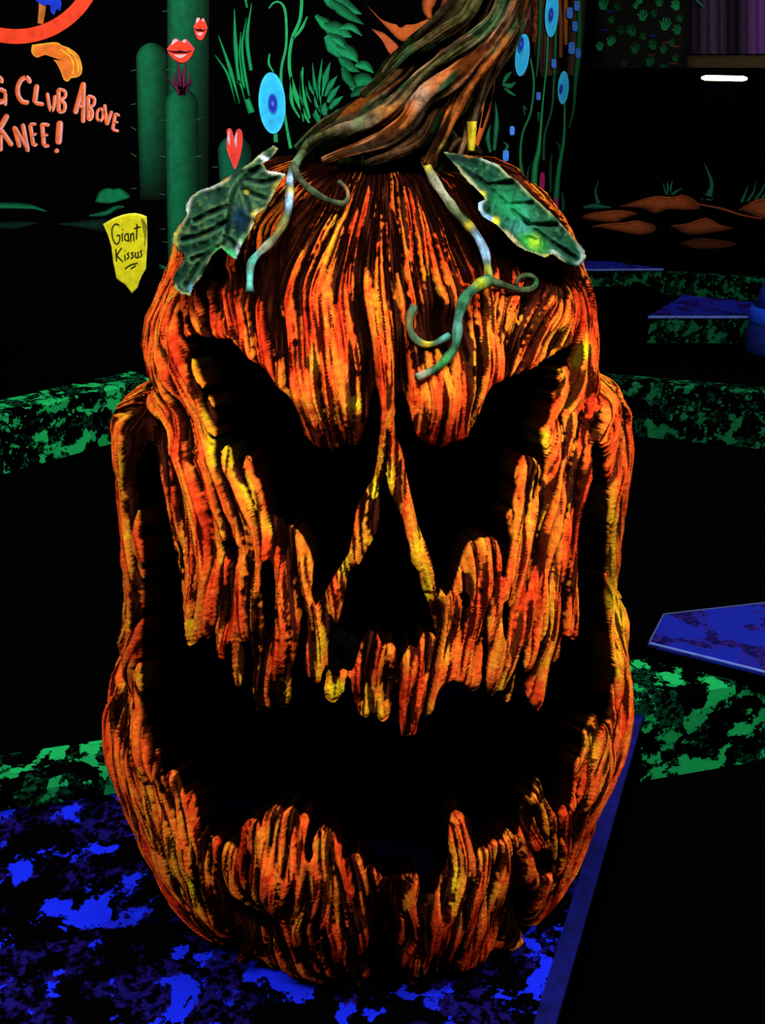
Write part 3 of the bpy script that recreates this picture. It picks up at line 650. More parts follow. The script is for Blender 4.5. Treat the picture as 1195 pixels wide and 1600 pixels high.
Cs = np.concatenate([cs.reshape(-1, 3), [[.01, .01, .01]]])
tri = [(ix[-1, i], ix[-1, (i + 1) % na], ns * na) for i in range(na)]
Cs[:] = Cs * .25
Vs[:, :] = cen.mean(0) * 0 + Vs
stem = mesh('stem', Vs, [tuple(f) for f in Fs] + tri, M_wood, pump, col=Cs)
stem['label'] = 'thick twisted woody stem painted brown, tan and orange'

def strand(pts, wpx, colA, colB, push=0.0, accents=()):
    q = smooth_path(pts, step=3); n = len(q); tl = np.linspace(0, 1, n); wv = np.interp(tl, np.linspace(0, 1, len(wpx)), wpx)
    yr = np.clip(q[:, 1], ry.min(), ry.max()); o = np.argsort(ry)
    c_ = np.interp(yr, ry[o], rcx[o]); w2 = np.interp(yr, ry[o], rw[o]) / 2; Y0 = np.interp(yr, ry[o], Yst[o]); r0 = np.interp(yr, ry[o], ra[o])
    u = np.clip((q[:, 0] - c_) / w2, -1, 1); Yq = Y0 - .72 * r0 * np.sqrt(1 - u * u) * .92 - push
    Yq = gblur(Yq[None], 6)[0]
    d = ray(q[:, 0], q[:, 1]); P = np.array([0, 0, CAMZ]) + d * (Yq / d[:, 1])[:, None]
    rad = wv / 2 * (P[:, 1] * cp + (CAMZ - P[:, 2]) * sp) / FPX
    m = 44; a1 = gblur(rng.randn(n, m * 3), 1.0)
    def sn(sl, sc):
        A = np.tile(rng.randn(n, m), (1, 3)); fy = np.fft.fftfreq(n)[:, None]; fx = np.fft.rfftfreq(m * 3)[None]
        A = np.fft.irfft2(np.fft.rfft2(A) * np.exp(-2 * math.pi ** 2 * (sl ** 2 * fy ** 2 + sc ** 2 * fx ** 2)), s=A.shape)[:, m:2 * m]; return A / A.std()
    g1 = sn(9, 2.2); g2 = sn(7, .9); g3 = sn(8, 5); g4 = sn(3, 2.5)
    Tn = np.gradient(P, axis=0); Tn /= np.linalg.norm(Tn, axis=1)[:, None]; up = np.array([0, -1.0, .2])
    A_ = np.cross(Tn, up); A_ /= np.linalg.norm(A_, axis=1)[:, None]; B_ = np.cross(A_, Tn)
    ph = np.linspace(0, 2 * math.pi, m, endpoint=False)[None, :] + 2.0 * tl[:, None]
    rr_ = rad[:, None] * (1 + .13 * np.tanh(g1) + .07 * np.tanh(g2) + .10 * np.tanh(g4))
    V = P[:, None] + rr_[..., None] * (np.cos(ph)[..., None] * A_[:, None] + np.sin(ph)[..., None] * B_[:, None])
    k = np.clip(.5 + .45 * g3, 0, 1)[..., None]; c = np.array(colA) * k + np.array(colB) * (1 - k)
    gg = sstep(.6, 1.3, sn(6, 4))[..., None]; c = c * (1 - gg) + np.array([.04, .09, .03]) * gg
    c = c * (.18 + 1.15 * sstep(-.9, .9, g1 + .8 * g2))[..., None]
    for (ax2, ay2, rad2, cl) in accents:
        wg = np.exp(-((q[:, 0] - ax2) ** 2 + (q[:, 1] - ay2) ** 2) / rad2 ** 2)[:, None, None] * sstep(-.3, .6, g1)[..., None]; c = c * (1 - wg) + np.array(cl) * wg
    i_ = np.arange(n * m).reshape(n, m); i2 = np.concatenate([i_, i_[:, :1]], 1)
    F_ = [tuple(f) for f in np.stack([i2[:-1, :-1], i2[:-1, 1:], i2[1:, 1:], i2[1:, :-1]], -1).reshape(-1, 4)] + [tuple(i_[0])[::-1], tuple(i_[-1])]
    return mesh('strand', V.reshape(-1, 3), F_, M_wood, stem, col=c.reshape(-1, 3))
TAN = (.24, .13, .06); BRN = (.08, .034, .012); ORG = (.44, .10, .015); OLV = (.08, .075, .022); DKB = (.02, .011, .005); YEO = (.62, .32, .04)
strand([(462,232),(480,216),(505,196),(545,172),(585,138),(612,100),(652,62),(700,20),(735,-30),(770,-100)], [9,16,17,20,26,26,30,30,26], OLV, DKB, 0, [(520,180,25,(.20,.13,.05))])
strand([(470,246),(490,226),(530,208),(580,190),(622,158),(660,118),(705,84),(752,52),(786,6),(815,-100)], [16,30,34,26,20,22,22,26,26], TAN, OLV, .012, [(560,195,22,(.30,.20,.13)),(610,165,18,(.5,.18,.03)),(565,190,10,(.04,.15,.03)),(705,58,5,YEO),(760,48,30,(.20,.19,.10))])
strand([(505,252),(540,238),(580,226),(612,212),(640,188),(668,150),(712,118),(750,80),(786,30),(815,-30),(835,-100)], [12,18,30,34,34,28,22,24,24,24], TAN, ORG, .014, [(640,200,16,(.62,.17,.02)),(668,160,16,(.50,.30,.18)),(688,104,7,(.06,.2,.6)),(735,62,12,YEO),(632,215,12,(.5,.2,.03))])
strand([(570,256),(600,244),(640,230),(664,212),(684,176),(705,140),(736,112),(768,70),(800,24),(828,-100)], [14,24,24,16,18,18,18,20,20], DKB, BRN, .006)
strand([(664,256),(676,236),(690,214),(706,180),(724,146),(745,118),(772,78),(800,40),(835,-60)], [14,18,20,22,24,20,18,18], ORG, BRN, .012, [(704,178,18,(.70,.16,.02)),(682,226,8,YEO),(758,60,16,(.45,.13,.02))])
strand([(716,256),(722,236),(732,206),(742,170),(756,134),(776,98),(800,60),(830,-20)], [14,18,20,22,22,20,20], BRN, TAN, .002, [(738,180,18,(.26,.16,.08)),(728,222,8,(.4,.2,.02))])
strand([(566,150),(600,120),(640,84),(690,52),(735,16),(790,-100)], [14,18,20,22,22,22], BRN, OLV, .006)
strand([(700,238),(714,222),(730,226),(752,238)], [10,14,14,8], OLV, BRN, .0)
# ------------------------------------------------------------------ leaves
def leaf(name, outline, veins, off, lift, edgecols, base_cols, label):
    ol = np.array(outline, float); x0, y0 = ol.min(0) - 3; x1, y1 = ol.max(0) + 3
    st = 1.5; gx, gy = np.meshgrid(np.arange(x0, x1, st), np.arange(y0, y1, st))
    ins = inpoly(gx, gy, outline)
    _, t, ok = hit(gx.ravel(), gy.ravel(), off); t = t.reshape(gx.shape); t = gblur(t, 9)
    dv = np.full(gx.shape, 1e9); 
    for v in veins: dv = np.minimum(dv, dist_poly(gx, gy, smooth_path(v)))
    de = dist_poly(gx, gy, list(outline) + [outline[0]])
    H_, W_ = gx.shape
    n1 = gblur(rng.randn(H_, W_), 5); n1 /= n1.std(); n2_ = gblur(rng.randn(H_, W_), 2); n2_ /= n2_.std()
    hgt = lift + .004 * n1 + .0015 * n2_ - .007 * np.exp(-(dv / 3.5) ** 2) + .006 * np.exp(-((dv - 8) / 5) ** 2) + .012 * np.exp(-(de / 9) ** 2)
    P = np.array([0, 0, CAMZ]) + ray(gx, gy) * (t - hgt)[..., None]
    # colour: brushed greens, dark veins, bright streaks on raised bits and rim
    c = np.zeros(gx.shape + (3,)); k = np.clip((n1 * .5 + n2_ * .5 + 1.5) / 3, 0, 1)[..., None]
    c[:] = np.array(base_cols[0]) * (1 - k) + np.array(base_cols[1]) * k
    st1 = sstep(.6, 1.4, gblur(rng.randn(H_, W_), 1.3) * 4 + n1 * .4)[..., None]; c = c * (1 - .6 * st1) + np.array(base_cols[2]) * .6 * st1
    vb = (np.exp(-((dv - 6) / 2.5) ** 2) * .75)[..., None]; c = c * (1 - vb) + np.array(base_cols[3]) * vb
    vd = np.exp(-(dv / 2.0) ** 2)[..., None]; c = c * (1 - .9 * vd) + np.array([.002, .010, .006]) * .9 * vd
    rimm = (sstep(6.5, 2.0, de) * sstep(-.9, .3, n1))[..., None]; c = c * (1 - .8 * rimm) + np.array([.35, .40, .16]) * .8 * rimm
    for (cx, cy, rx, ry_, a, cl, on_rim) in edgecols:
        a_ = math.radians(a); dx = gx - cx; dy = gy - cy; u = dx * math.cos(a_) + dy * math.sin(a_); v = -dx * math.sin(a_) + dy * math.cos(a_)
        wgt = np.exp(-((u / rx) ** 2 + (v / ry_) ** 2) ** 1.5)
        if on_rim: wgt = wgt * sstep(10, 5, de)
        c = c * (1 - wgt[..., None]) + np.array(cl) * wgt[..., None]
    id_ = np.arange(H_ * W_).reshape(H_, W_)
    kp = ins[:-1, :-1] & ins[1:, :-1] & ins[:-1, 1:] & ins[1:, 1:]
    F1 = np.stack([id_[:-1, :-1], id_[1:, :-1], id_[1:, 1:], id_[:-1, 1:]], -1)[kp]
    Pb = P + ray(gx, gy) * .010
    Fb = F1[:, ::-1] + H_ * W_
    Kp = np.pad(kp, 1); sides = []
    Fg = np.stack([id_[:-1, :-1], id_[1:, :-1], id_[1:, 1:], id_[:-1, 1:]], -1)
    for (dj, di, a, b) in ((0, -1, 0, 1), (1, 0, 1, 2), (0, 1, 2, 3), (-1, 0, 3, 0)):
        nb = Kp[1 + dj:Kp.shape[0] - 1 + dj, 1 + di:Kp.shape[1] - 1 + di]; q = Fg[kp & ~nb]
        sides.append(np.stack([q[:, b], q[:, a], q[:, a] + H_ * W_, q[:, b] + H_ * W_], -1))
    Fa = np.concatenate([F1, Fb] + sides); Va = np.concatenate([P.reshape(-1, 3), Pb.reshape(-1, 3)]); Ca = np.concatenate([c.reshape(-1, 3), c.reshape(-1, 3) * .3])
    us = np.zeros(len(Va), bool); us[Fa.ravel()] = True; rm = np.cumsum(us) - 1
    o = mesh(name, Va[us], rm[Fa], M_leaf, pump, col=Ca[us]); o['label'] = label; return o
LEAF_L = [(428,226),(408,238),(390,254),(370,266),(352,280),(330,291),(310,297),(298,306),(289,321),(291,336),(282,350),(271,364),(268,378),(276,392),(287,399),(283,410),(274,424),(269,436),(273,452),(284,461),(298,462),(303,448),(315,434),(322,420),(327,408),(333,398),(345,388),(357,399),(369,407),(374,396),(378,382),(389,366),(398,350),(399,338),(406,332),(416,326),(424,312),(432,296),(440,282),(450,272),(434,268),(418,266),(412,256),(425,247),(436,232)]
leaf('leaf', LEAF_L, [[(405,262),(375,285),(362,310),(357,345),(350,380),(320,400),(290,445)], [(375,285),(385,310),(390,330)], [(362,320),(335,330),(305,345)], [(357,345),(320,365),(285,375)], [(385,280),(410,285),(435,280)], [(378,295),(400,305),(415,310)], [(352,370),(365,380),(372,392)], [(330,395),(300,405)]],
     .022, .012, [(362,402,9,9,0,(.25,.62,.8),0),(372,385,5,18,20,(.6,.7,.75),1),(396,345,5,18,15,(.6,.55,.25),1),(278,372,8,14,0,(.5,.42,.05),1),(292,322,6,16,20,(.55,.6,.5),1),(325,292,20,5,-12,(.55,.6,.5),1),(300,450,6,6,0,(.2,.5,.75),1),(355,395,22,7,15,(.02,.38,.08),0),(385,375,12,8,-30,(.05,.35,.06),0),(396,330,6,10,0,(.6,.5,.05),1),(385,300,4,4,0,(.6,.55,.03),0),(414,248,10,4,30,(.6,.7,.8),0),(432,268,16,5,5,(.7,.7,.6),0),(375,340,14,20,0,(.004,.02,.05),0),(430,290,10,5,-50,(.35,.3,.03),1)],
     [(.003,.016,.011),(.010,.075,.030),(.10,.14,.04),(.05,.15,.06)], 'crinkled dark green leaf on the left with pale rim')
LEAF_R = [(690,236),(720,240),(752,246),(778,256),(794,272),(812,285),(826,300),(846,318),(868,338),(884,356),(900,374),(914,390),(916,404),(908,416),(892,417),(878,409),(862,398),(852,404),(838,398),(822,393),(806,384),(794,372),(782,358),(770,348),(754,340),(746,328),(746,316),(757,311),(748,300),(732,286),(720,272),(714,262),(703,252)]
leaf('leaf', LEAF_R, [[(715,258),(760,290),(800,330),(850,370),(900,405)], [(760,290),(800,285)], [(790,320),(830,318)], [(830,352),(868,352)], [(770,300),(762,330)], [(810,340),(800,370)], [(850,370),(845,395)]],
     .022, .014, [(810,340,16,26,-20,(.10,.42,.42),0),(800,325,40,22,40,(.01,.24,.08),0),(832,378,22,12,30,(.04,.42,.05),0),(835,378,9,11,0,(.28,.5,.02),0),(856,402,7,4,20,(.6,.55,.02),1),(750,320,6,14,-10,(.45,.6,.8),1),(764,341,12,5,30,(.25,.5,.8),1),(774,346,6,7,0,(.85,.75,.02),0),(735,285,22,5,50,(.4,.42,.2),1),(753,304,6,6,0,(.7,.65,.03),0),(800,370,14,5,40,(.55,.45,.2),1),(865,390,30,5,25,(.4,.5,.4),1),(905,400,8,14,0,(.35,.42,.38),1),(770,252,20,5,20,(.35,.45,.42),1),(720,246,26,8,5,(.004,.02,.012),0),(735,242,10,4,0,(.4,.15,.02),0)],
     [(.003,.018,.013),(.008,.09,.036),(.06,.18,.06),(.02,.10,.05)], 'brushed green leaf on the right with yellow-tipped rim')

# ------------------------------------------------------------------ tendrils
def tendril(pts, r0, r1, off, accents, label=None, basec=(.07, .11, .035)):
    P3, q = surf_path(pts, off); n = len(P3); cols = []
    for i in range(n):
        c = np.array(basec) * (1 + .5 * math.sin(i * .9) * math.sin(i * .37))
        for (ax2, ay2, rad, cl) in accents:
            wg = math.exp(-((q[i, 0] - ax2) ** 2 + (q[i, 1] - ay2) ** 2) / rad ** 2); c = c * (1 - wg) + np.array(cl) * wg
        cols.append(c)
    rad = .76 * np.linspace(r0, r1, n) * (1 + .12 * np.sin(np.arange(n) * .6))
    o = tube('tendril', P3, rad, cols, M_leaf, pump, n=12)
    if label: o['label'] = label
    return o
BLU = (.35, .60, .85); CRM = (.45, .45, .28); YLW = (.75, .62, .03); TEA = (.12, .55, .45); DGR = (.02, .10, .03)
tendril([(502,224),(478,236),(462,255),(453,278),(452,305),(449,332),(438,358),(420,382),(402,398),(392,412),(390,432),(390,456)], .0075, .006, .014,
        [(452,283,8,BLU),(450,305,6,YLW),(450,318,12,BLU),(462,255,10,(.12,.22,.10)),(438,358,16,(.25,.22,.05)),(415,388,14,CRM),(398,405,12,TEA),(391,440,16,TEA),(492,228,8,(.5,.08,.04))], 'vine hanging over the left brow, touched with pale blue')
tendril([(458,258),(466,276),(482,294),(502,308),(524,317),(540,318),(545,304),(539,290),(529,284)], .0065, .0035, .016, [(545,300,10,(.3,.14,.05))], basec=(.06, .085, .035))
tendril([(658,233),(665,255),(680,285),(698,312),(715,335),(735,355),(750,376),(759,398),(762,420),(764,438)], .008, .007, .014,
        [(664,248,8,(.3,.10,.06)),(672,265,8,YLW),(690,300,28,CRM),(733,354,6,YLW),(748,374,12,BLU),(759,398,12,BLU),(762,425,9,(.4,.4,.05))], 'long vine running down from the stem past the right leaf')
tendril([(764,438),(742,450),(726,466),(717,490),(714,515),(712,538),(700,558),(678,578),(650,590)], .0095, .0055, .024,
        [(748,446,8,(.4,.5,.02)),(714,512,16,(.10,.30,.22)),(690,568,16,(.05,.28,.06)),(660,586,10,CRM)], basec=(.03, .14, .06))
tendril([(764,438),(782,444),(800,450),(818,454),(834,450),(840,440),(832,431),(816,430),(805,438),(808,447)], .0065, .003, .014, [(838,445,8,(.02,.2,.05))], basec=(.05, .08, .03))
tendril([(647,480),(640,496),(640,514),(648,530),(664,539),(682,536),(702,524)], .0065, .005, .012, [(666,539,7,YLW),(700,525,14,TEA),(642,505,14,(.16,.15,.05))], basec=(.07, .14, .07))
P3, q = surf_path([(736, 236), (737, 215), (737, 190)], .02, step=3)
P3[:, 1] = 1.40; P3 = np.stack([ray(q[:, 0], q[:, 1])[:, k] for k in range(3)], -1); P3 = np.array([0, 0, CAMZ]) + P3 * (1.36 / P3[:, 1])[:, None]
tb = tube('stub', P3, np.linspace(.0045, .0068, len(P3)), [(.75, .55, .02)] * len(P3), M_leaf, pump, n=10, lump=.03); tb['label'] = 'small yellow stub sticking up beside the stem'

# ------------------------------------------------------------------ painted murals on the walls
def pl(plane, q, lift=.004):
    p0 = np.array(plane[0]) + np.array(plane[1]) * lift; return on_plane(q[:, 0], q[:, 1], p0, plane[1])
PROF = {'glow': [(-1, .03), (-.75, .45), (-.35, .95), (.1, 1), (.6, .6), (1, .05)], 'flat': [(-1, 1), (0, 1), (1, 1)], 'left': [(-1, .25), (-.7, .95), (-.3, 1), (.3, .5), (1, .04)],
        'tube': [(-1, .6), (-.8, 1.0), (-.45, 1.0), (-.15, .9), (.5, .9), (1, .75)], 'soft': [(-1, .02), (-.5, .6), (0, 1), (.5, .6), (1, .02)]}
def ribbon(name, pts, widths, col, plane, parent=None, prof='flat', lift=.004, hi=None, step=5, along=None):
    q = smooth_path(pts, step=step); n = len(q); wd = np.interp(np.linspace(0, 1, n), np.linspace(0, 1, len(widths)), widths)
    Tn = np.gradient(q, axis=0); Tn /= np.linalg.norm(Tn, axis=1)[:, None] + 1e-9; N = np.stack([Tn[:, 1], -Tn[:, 0]], -1)
    pr = PROF[prof]; m = len(pr); V = []; Cc = []
    N = np.where(N[:, :1] > 0, N, N) 
    for k, (u, b) in enumerate(pr):
        V.append(pl(plane, q + N * (wd[:, None] / 2 * u), lift))
        c = np.repeat(np.array([col], float) * b, n, 0)
        if hi is not None and k in (1, 2): c = c * .3 + np.array(hi) * .7
        if along is not None: c = c * np.interp(np.linspace(0, 1, n), np.linspace(0, 1, len(along)), along)[:, None]
        Cc.append(c)
    V = np.stack(V, 1).reshape(-1, 3); Cc = np.stack(Cc, 1).reshape(-1, 3)
    Fs = [(i * m + k, i * m + k + 1, (i + 1) * m + k + 1, (i + 1) * m + k) for i in range(n - 1) for k in range(m - 1)]
    return mesh(name, V, Fs, M_mural, parent, col=Cc)
def patch(name, outline, col, plane, parent=None, lift=.004, edge=None, smooth=True, ctr=None, thick=0, band=.75):
    q = smooth_path(list(outline) + [outline[0]], step=3)[:-1] if smooth else np.array(outline, float)
    c = q.mean(0) if ctr is None else np.array(ctr, float); n = len(q); e = col if edge is None else edge
    rings = [q, c + (q - c) * band, c + (q - c) * .45]; V = np.concatenate([pl(plane, r, lift) for r in rings] + [pl(plane, c[None], lift)])
    Cc = np.concatenate([np.repeat([e], n, 0), np.repeat([col], 2 * n + 1, 0)]).astype(float)
    Fs = [(r * n + i, r * n + (i + 1) % n, (r + 1) * n + (i + 1) % n, (r + 1) * n + i) for r in range(2) for i in range(n)] + [(2 * n + i, 2 * n + (i + 1) % n, 3 * n) for i in range(n)]
    if thick:
        b = len(V); V = np.concatenate([V, pl(plane, q, .001)]); Cc = np.concatenate([Cc, np.repeat([np.array(e) * .6], n, 0)])
        Fs += [(i, b + i, b + (i + 1) % n, (i + 1) % n) for i in range(n)]
    return mesh(name, V, Fs, M_mural, parent, col=Cc)
def anchor(plane, x, y): return tuple(float(v) for v in pl(plane, np.array([[x, y]], float), 0)[0])
def thing(name, plane, x, y, label, cat, group=None): return empty(name, anchor(plane, x, y), label, cat, group)
GR = (.005, .30, .085); DG = (.003, .085, .035); OR = (.42, .085, .012); RD = (.85, .05, .018); PK = (.75, .28, .42)

# warning notice
t = thing('warning_circle', WL, 25, -72, 'red ring of a prohibition sign painted at the top left corner', 'sign')
ang_ = np.linspace(0, 2 * math.pi, 73); ribbon('ring', [(25 + 129 * math.cos(a), -72 + 129 * math.sin(a)) for a in ang_], [23], (.90, .055, .018), WL, t, lift=.008)
ribbon('stick', [(66, -10), (66, 12), (63, 37)], [12, 11, 9], (.55, .15, .02), WL, t, 'tube', lift=.005)
patch('blue_cloth', [(50,-10),(57,2),(68,9),(77,8),(80,20),(85,24),(88,14),(94,17),(96,6),(94,-10)], (.01, .035, .55), WL, t, lift=.006, smooth=False)
patch('foot', [(50,70),(49,82),(58,90),(72,86),(86,96),(94,110),(100,125),(107,127),(111,122),(119,121),(127,116),(128,103),(122,86),(108,75),(97,71),(86,66)], (.80, .17, .02), WL, t, edge=(.85, .45, .03), ctr=(98, 95), band=.86)
for p in ([(104,77),(116,87),(122,101),(122,114)], [(94,77),(109,88),(115,102),(114,116)]): ribbon('toe_line', p, [2.5], (.9, .5, .03), WL, t, lift=.006)
t = thing('warning_lettering', WL, 95, 235, 'orange hand-painted words CLUB ABOVE KNEE on the black wall', 'lettering')
zs = 200 / 1195.
LET = {'letter_c': [([(285,300),(255,250),(205,262),(168,330),(170,410),(210,470),(272,480)], 46)], 'letter_l': [([(345,310),(322,485)], 50), ([(325,482),(412,498)], 40)],
 'letter_u': [([(440,385),(462,520),(485,555),(505,500),(512,410)], 34)], 'letter_b': [([(545,350),(548,570)], 42), ([(545,352),(605,375),(608,425),(560,455)], 34), ([(560,455),(605,490),(600,555),(548,570)], 36)],
 'letter_a': [([(782,290),(700,585)], 50), ([(782,290),(776,670)], 42), ([(735,505),(780,530)], 30)], 'letter_b.': [([(822,415),(826,645)], 38), ([(822,415),(880,440),(875,500),(832,520)], 32), ([(832,520),(862,560),(858,620),(826,648)], 32)],
 'letter_o': [([(932,530),(908,570),(908,630),(935,652),(958,620),(960,560),(932,530)], 28)], 'letter_v': [([(976,495),(996,690)], 34), ([(1044,555),(998,690)], 34)],
 'letter_e': [([(1078,575),(1050,735)], 34), ([(1078,580),(1120,605)], 26), ([(1066,655),(1106,668)], 24), ([(1052,732),(1112,748)], 28)], 'letter_g': [([(18,300),(8,255),(-40,240),(-85,300),(-90,400),(-50,475),(30,485)], 40), ([(-10,350),(60,382)], 44), ([(52,385),(52,510)], 36), ([(52,460),(-10,480)], 50)],
 'letter_k': [([(72,590),(10,700),(-20,730)], 54), ([(8,730),(115,885)], 48), ([(8,780),(8,935)], 42)], 'letter_n': [([(130,700),(184,900)], 42), ([(212,675),(262,940)], 44), ([(140,705),(250,900)], 34)],
 'letter_e.': [([(280,680),(312,885)], 40), ([(280,680),(342,682)], 32), ([(298,785),(345,768)], 28), ([(312,882),(352,866)], 34)], 'letter_e..': [([(392,670),(410,885)], 42), ([(390,680),(465,692)], 36), ([(402,785),(452,780)], 28), ([(410,885),(464,882)], 36)],
 'exclamation_mark': [([(560,650),(545,870)], 64), ([(520,912),(538,948)], 52)]}
for k, strokes in LET.items():
    Vs_ = []; 
    nm = k.rstrip('.')
    le = empty(nm, (0, 0, 0)); bpy.data.objects.remove(le)
    parts_ = []
    allV, allF, allC, o_ = [], [], [], 0
    for pts, wd in strokes:
        P = [(x * zs, 80 + y * zs) for x, y in pts]
        q = smooth_path(P, step=1.5); n = len(q); Tn = np.gradient(q, axis=0); Tn /= np.linalg.norm(Tn, axis=1)[:, None] + 1e-9; N = np.stack([Tn[:, 1], -Tn[:, 0]], -1)
        N = np.where((N[:, :1] > 0), -N, N)          # highlight side to the left
        r = wd * zs / 2 * np.clip(np.sqrt(np.clip(np.minimum(np.arange(n), np.arange(n)[::-1]) * 1.5 / (wd * zs / 2) + .25, 0, 1)), .5, 1)
        us_ = [-1, -.6, -.15, .1, .6, 1]; cl_ = [(.62,.16,.13),(.85,.42,.45),(.85,.30,.22),(.88,.17,.04),(.88,.15,.03),(.60,.08,.03)]
        u0 = [ -1, -.62, -.3, .0, .5, 1]
        for j, u in enumerate(u0): allV.append(pl(WL, q + N * -(r * u)[:, None] * -1, .005 + .0006 * len(allF) * 0)); allC.append(np.repeat([cl_[j]], n, 0))
        for i in range(n - 1):
            for j in range(5): allF.append((o_ + j * n + i, o_ + (j + 1) * n + i, o_ + (j + 1) * n + i + 1, o_ + j * n + i + 1))
        o_ += 6 * n
        # next stroke lies a hair in front
    V_ = np.concatenate(allV); sidx = 0
    per = [];
    for si, (pts, wd) in enumerate(strokes):
        n = len(smooth_path([(x * zs, 80 + y * zs) for x, y in pts], step=1.5)); V_[sidx:sidx + 6 * n, 1] -= .0015 * si; sidx += 6 * n
    mesh(nm, V_, allF, M_mural, t, col=np.concatenate(allC))

# green hills
t = thing('painted_hill', WL, 100, 330, 'dim green painted hills left of the yellow sign', 'mural')
ribbon('ridge', [(-20, 321), (20, 321), (50, 323), (72, 330)], [9, 10, 9, 2], (.003, .16, .06), WL, t, 'left')
patch('hilltop', [(148,316),(154,301),(165,294),(178,295),(188,294),(197,300),(203,308),(190,313),(170,318)], (.003, .17, .06), WL, t, edge=(.001, .03, .012))
ribbon('ridge', [(140, 337), (165, 333), (182, 324), (194, 323)], [3, 8, 9, 3], (.003, .13, .05), WL, t, 'soft')
ribbon('ridge', [(90, 350), (160, 352), (235, 362)], [1, 22, 1], (.002, .022, .012), WL, t, 'soft')
ribbon('ridge', [(-10, 352), (20, 352), (60, 348)], [8, 14, 1], (.002, .022, .012), WL, t, 'soft')

# cacti
def cactus(x0, x1, ytop, ybot, col, label, lift, spines, along=(1, 1, .8), parentname='painted_cactus', prof='left'):
    t = thing(parentname, WL, (x0 + x1) / 2, ybot, label, 'mural cactus')
    cx = (x0 + x1) / 2; w_ = x1 - x0; r = w_ / 2
    ys = [ytop + 1, ytop + r * .25, ytop + r * .8, ytop + r * 1.6, (ytop + ybot) / 2, ybot]
    wd = [w_ * .25, w_ * .66, w_ * .95, w_, w_, w_ * .92]
    q = [(cx, ys[0])]; 
    yy = np.concatenate([np.linspace(ytop, ytop + r, 12), np.linspace(ytop + r + 8, ybot, 20)])
    ww = np.where(yy < ytop + r, w_ * np.sqrt(np.clip(1 - ((ytop + r - yy) / r) ** 2, .02, 1)), w_ * (1 - .06 * (yy - ytop) / (ybot - ytop)))
    pr = PROF[prof]; m = len(pr); V = []; Cc = []
    al = np.interp(np.linspace(0, 1, len(yy)), np.linspace(0, 1, len(along)), along)
    cxs = np.full(len(yy), cx) + (5 * (yy - ytop) / (ybot - ytop) if w_ < 55 else 0)
    for u, b in pr:
        V.append(pl(WL, np.stack([cxs + ww / 2 * u, yy], -1), lift)); Cc.append(np.array(col)[None] * b * al[:, None])
    V = np.stack(V, 1).reshape(-1, 3); Cc = np.stack(Cc, 1).reshape(-1, 3)
    Fs = [(i * m + k, (i + 1) * m + k, (i + 1) * m + k + 1, i * m + k + 1) for i in range(len(yy) - 1) for k in range(m - 1)]
    mesh('trunk', V, Fs, M_mural, t, col=Cc)
    for i in range(spines):
        sy = ytop + r + (ybot - ytop - r) * (i + .5) / spines + random.uniform(-6, 6)
        for sx, sg in ((x0 + 1, -1), (x1 - 2, 1)):
            if sg > 0 and x1 > 320: continue
            ribbon('spine', [(sx, sy), (sx + sg * 9, sy - random.uniform(-3, 6))], [1.4, .7], (.03, .10, .05), WL, t, lift=lift + .001)
    return t
cactus(261, 327, -60, 430, (.004, .125, .045), 'tallest painted cactus column, running out of the top of the picture', .003, 5, (1, 1, .9, .35, .25), prof='left')
cactus(212, 262, 67, 312, (.004, .13, .05), 'short painted cactus left of the tall columns', .005, 5, (.6, 1, .9, .55, .03))
cactus(257, 309, 138, 448, (.004, .13, .05), 'painted cactus topped by the big red lips flower', .007, 5, (.7, 1, 1, .8))
cactus(339, 392, 212, 330, (.003, .10, .045), 'small painted cactus carrying the narrow red lips', .004, 2, (1, 1, .8))
ribbon('painted_sprout', [(262, 440), (258, 420), (248, 414)], [14, 10, 1], (.004, .14, .06), WL, None, 'left'); o = bpy.data.objects['painted_sprout']; tag(o, 'tiny green painted shoot beside the pumpkin, below the yellow sign', 'mural plant')

# lips
def lips(cx, cy, w_, h_, label, rot=0, cat='lips'):
    t = thing('painted_lips', WL, cx, cy + h_ / 2, label, 'lips', )
    def tr(P): 
        a = math.radians(rot); return [(cx + x * w_ / 2 * math.cos(a) - y * h_ / 2 * math.sin(a), cy + x * w_ / 2 * math.sin(a) + y * h_ / 2 * math.cos(a)) for x, y in P]
    patch('upper_lip', tr([(-1, -.1), (-.7, -.55), (-.35, -1), (0, -.75), (.35, -.95), (.75, -.5), (1, -.05), (.5, .05), (0, .12), (-.5, .08)]), (.90, .05, .02), WL, t, .010, edge=(.80, .08, .10), ctr=tr([(0, -.35)])[0])
    patch('lower_lip', tr([(-.95, .0), (-.5, .2), (0, .22), (.5, .15), (.95, 0), (.7, .6), (.35, .95), (0, 1.0), (-.4, .8), (-.75, .4)]), (.90, .055, .02), WL, t, .009, edge=(.75, .04, .03), ctr=tr([(0, .55)])[0])
    ribbon('mouth_gap', tr([(-.75, .02), (-.3, .12), (0, .08), (.35, .14), (.75, 0)]), [1, h_ * .10, 1], (.02, .002, .002), WL, t, lift=.012, step=2)
    for P in ([(-.62, -.5), (-.4, -.82), (-.2, -.8)], [(.15, -.75), (.4, -.8)], [(-.45, .38), (0, .48), (.4, .32)]):
        ribbon('highlight', tr(P), [h_ * .05, h_ * .16, h_ * .05], (.85, .45, .5), WL, t, lift=.012, step=2)
    return t
lips(282, 79, 44, 38, 'larger pair of red lips blooming on the middle cactus')
lips(313, 45, 22, 36, 'small red lips on the right side of the tallest cactus', rot=4)
t = thing('painted_lips', WL, 366, 262, 'narrow upright red lips in side view above the left leaf', 'lips')
patch('upper_lip', [(355, 212), (354, 204), (358, 200), (362, 203), (365, 215), (367, 240), (366, 264), (360, 250), (354, 232)], (.88, .05, .03), WL, t, .010, edge=(.75, .07, .09), ctr=(360, 225))
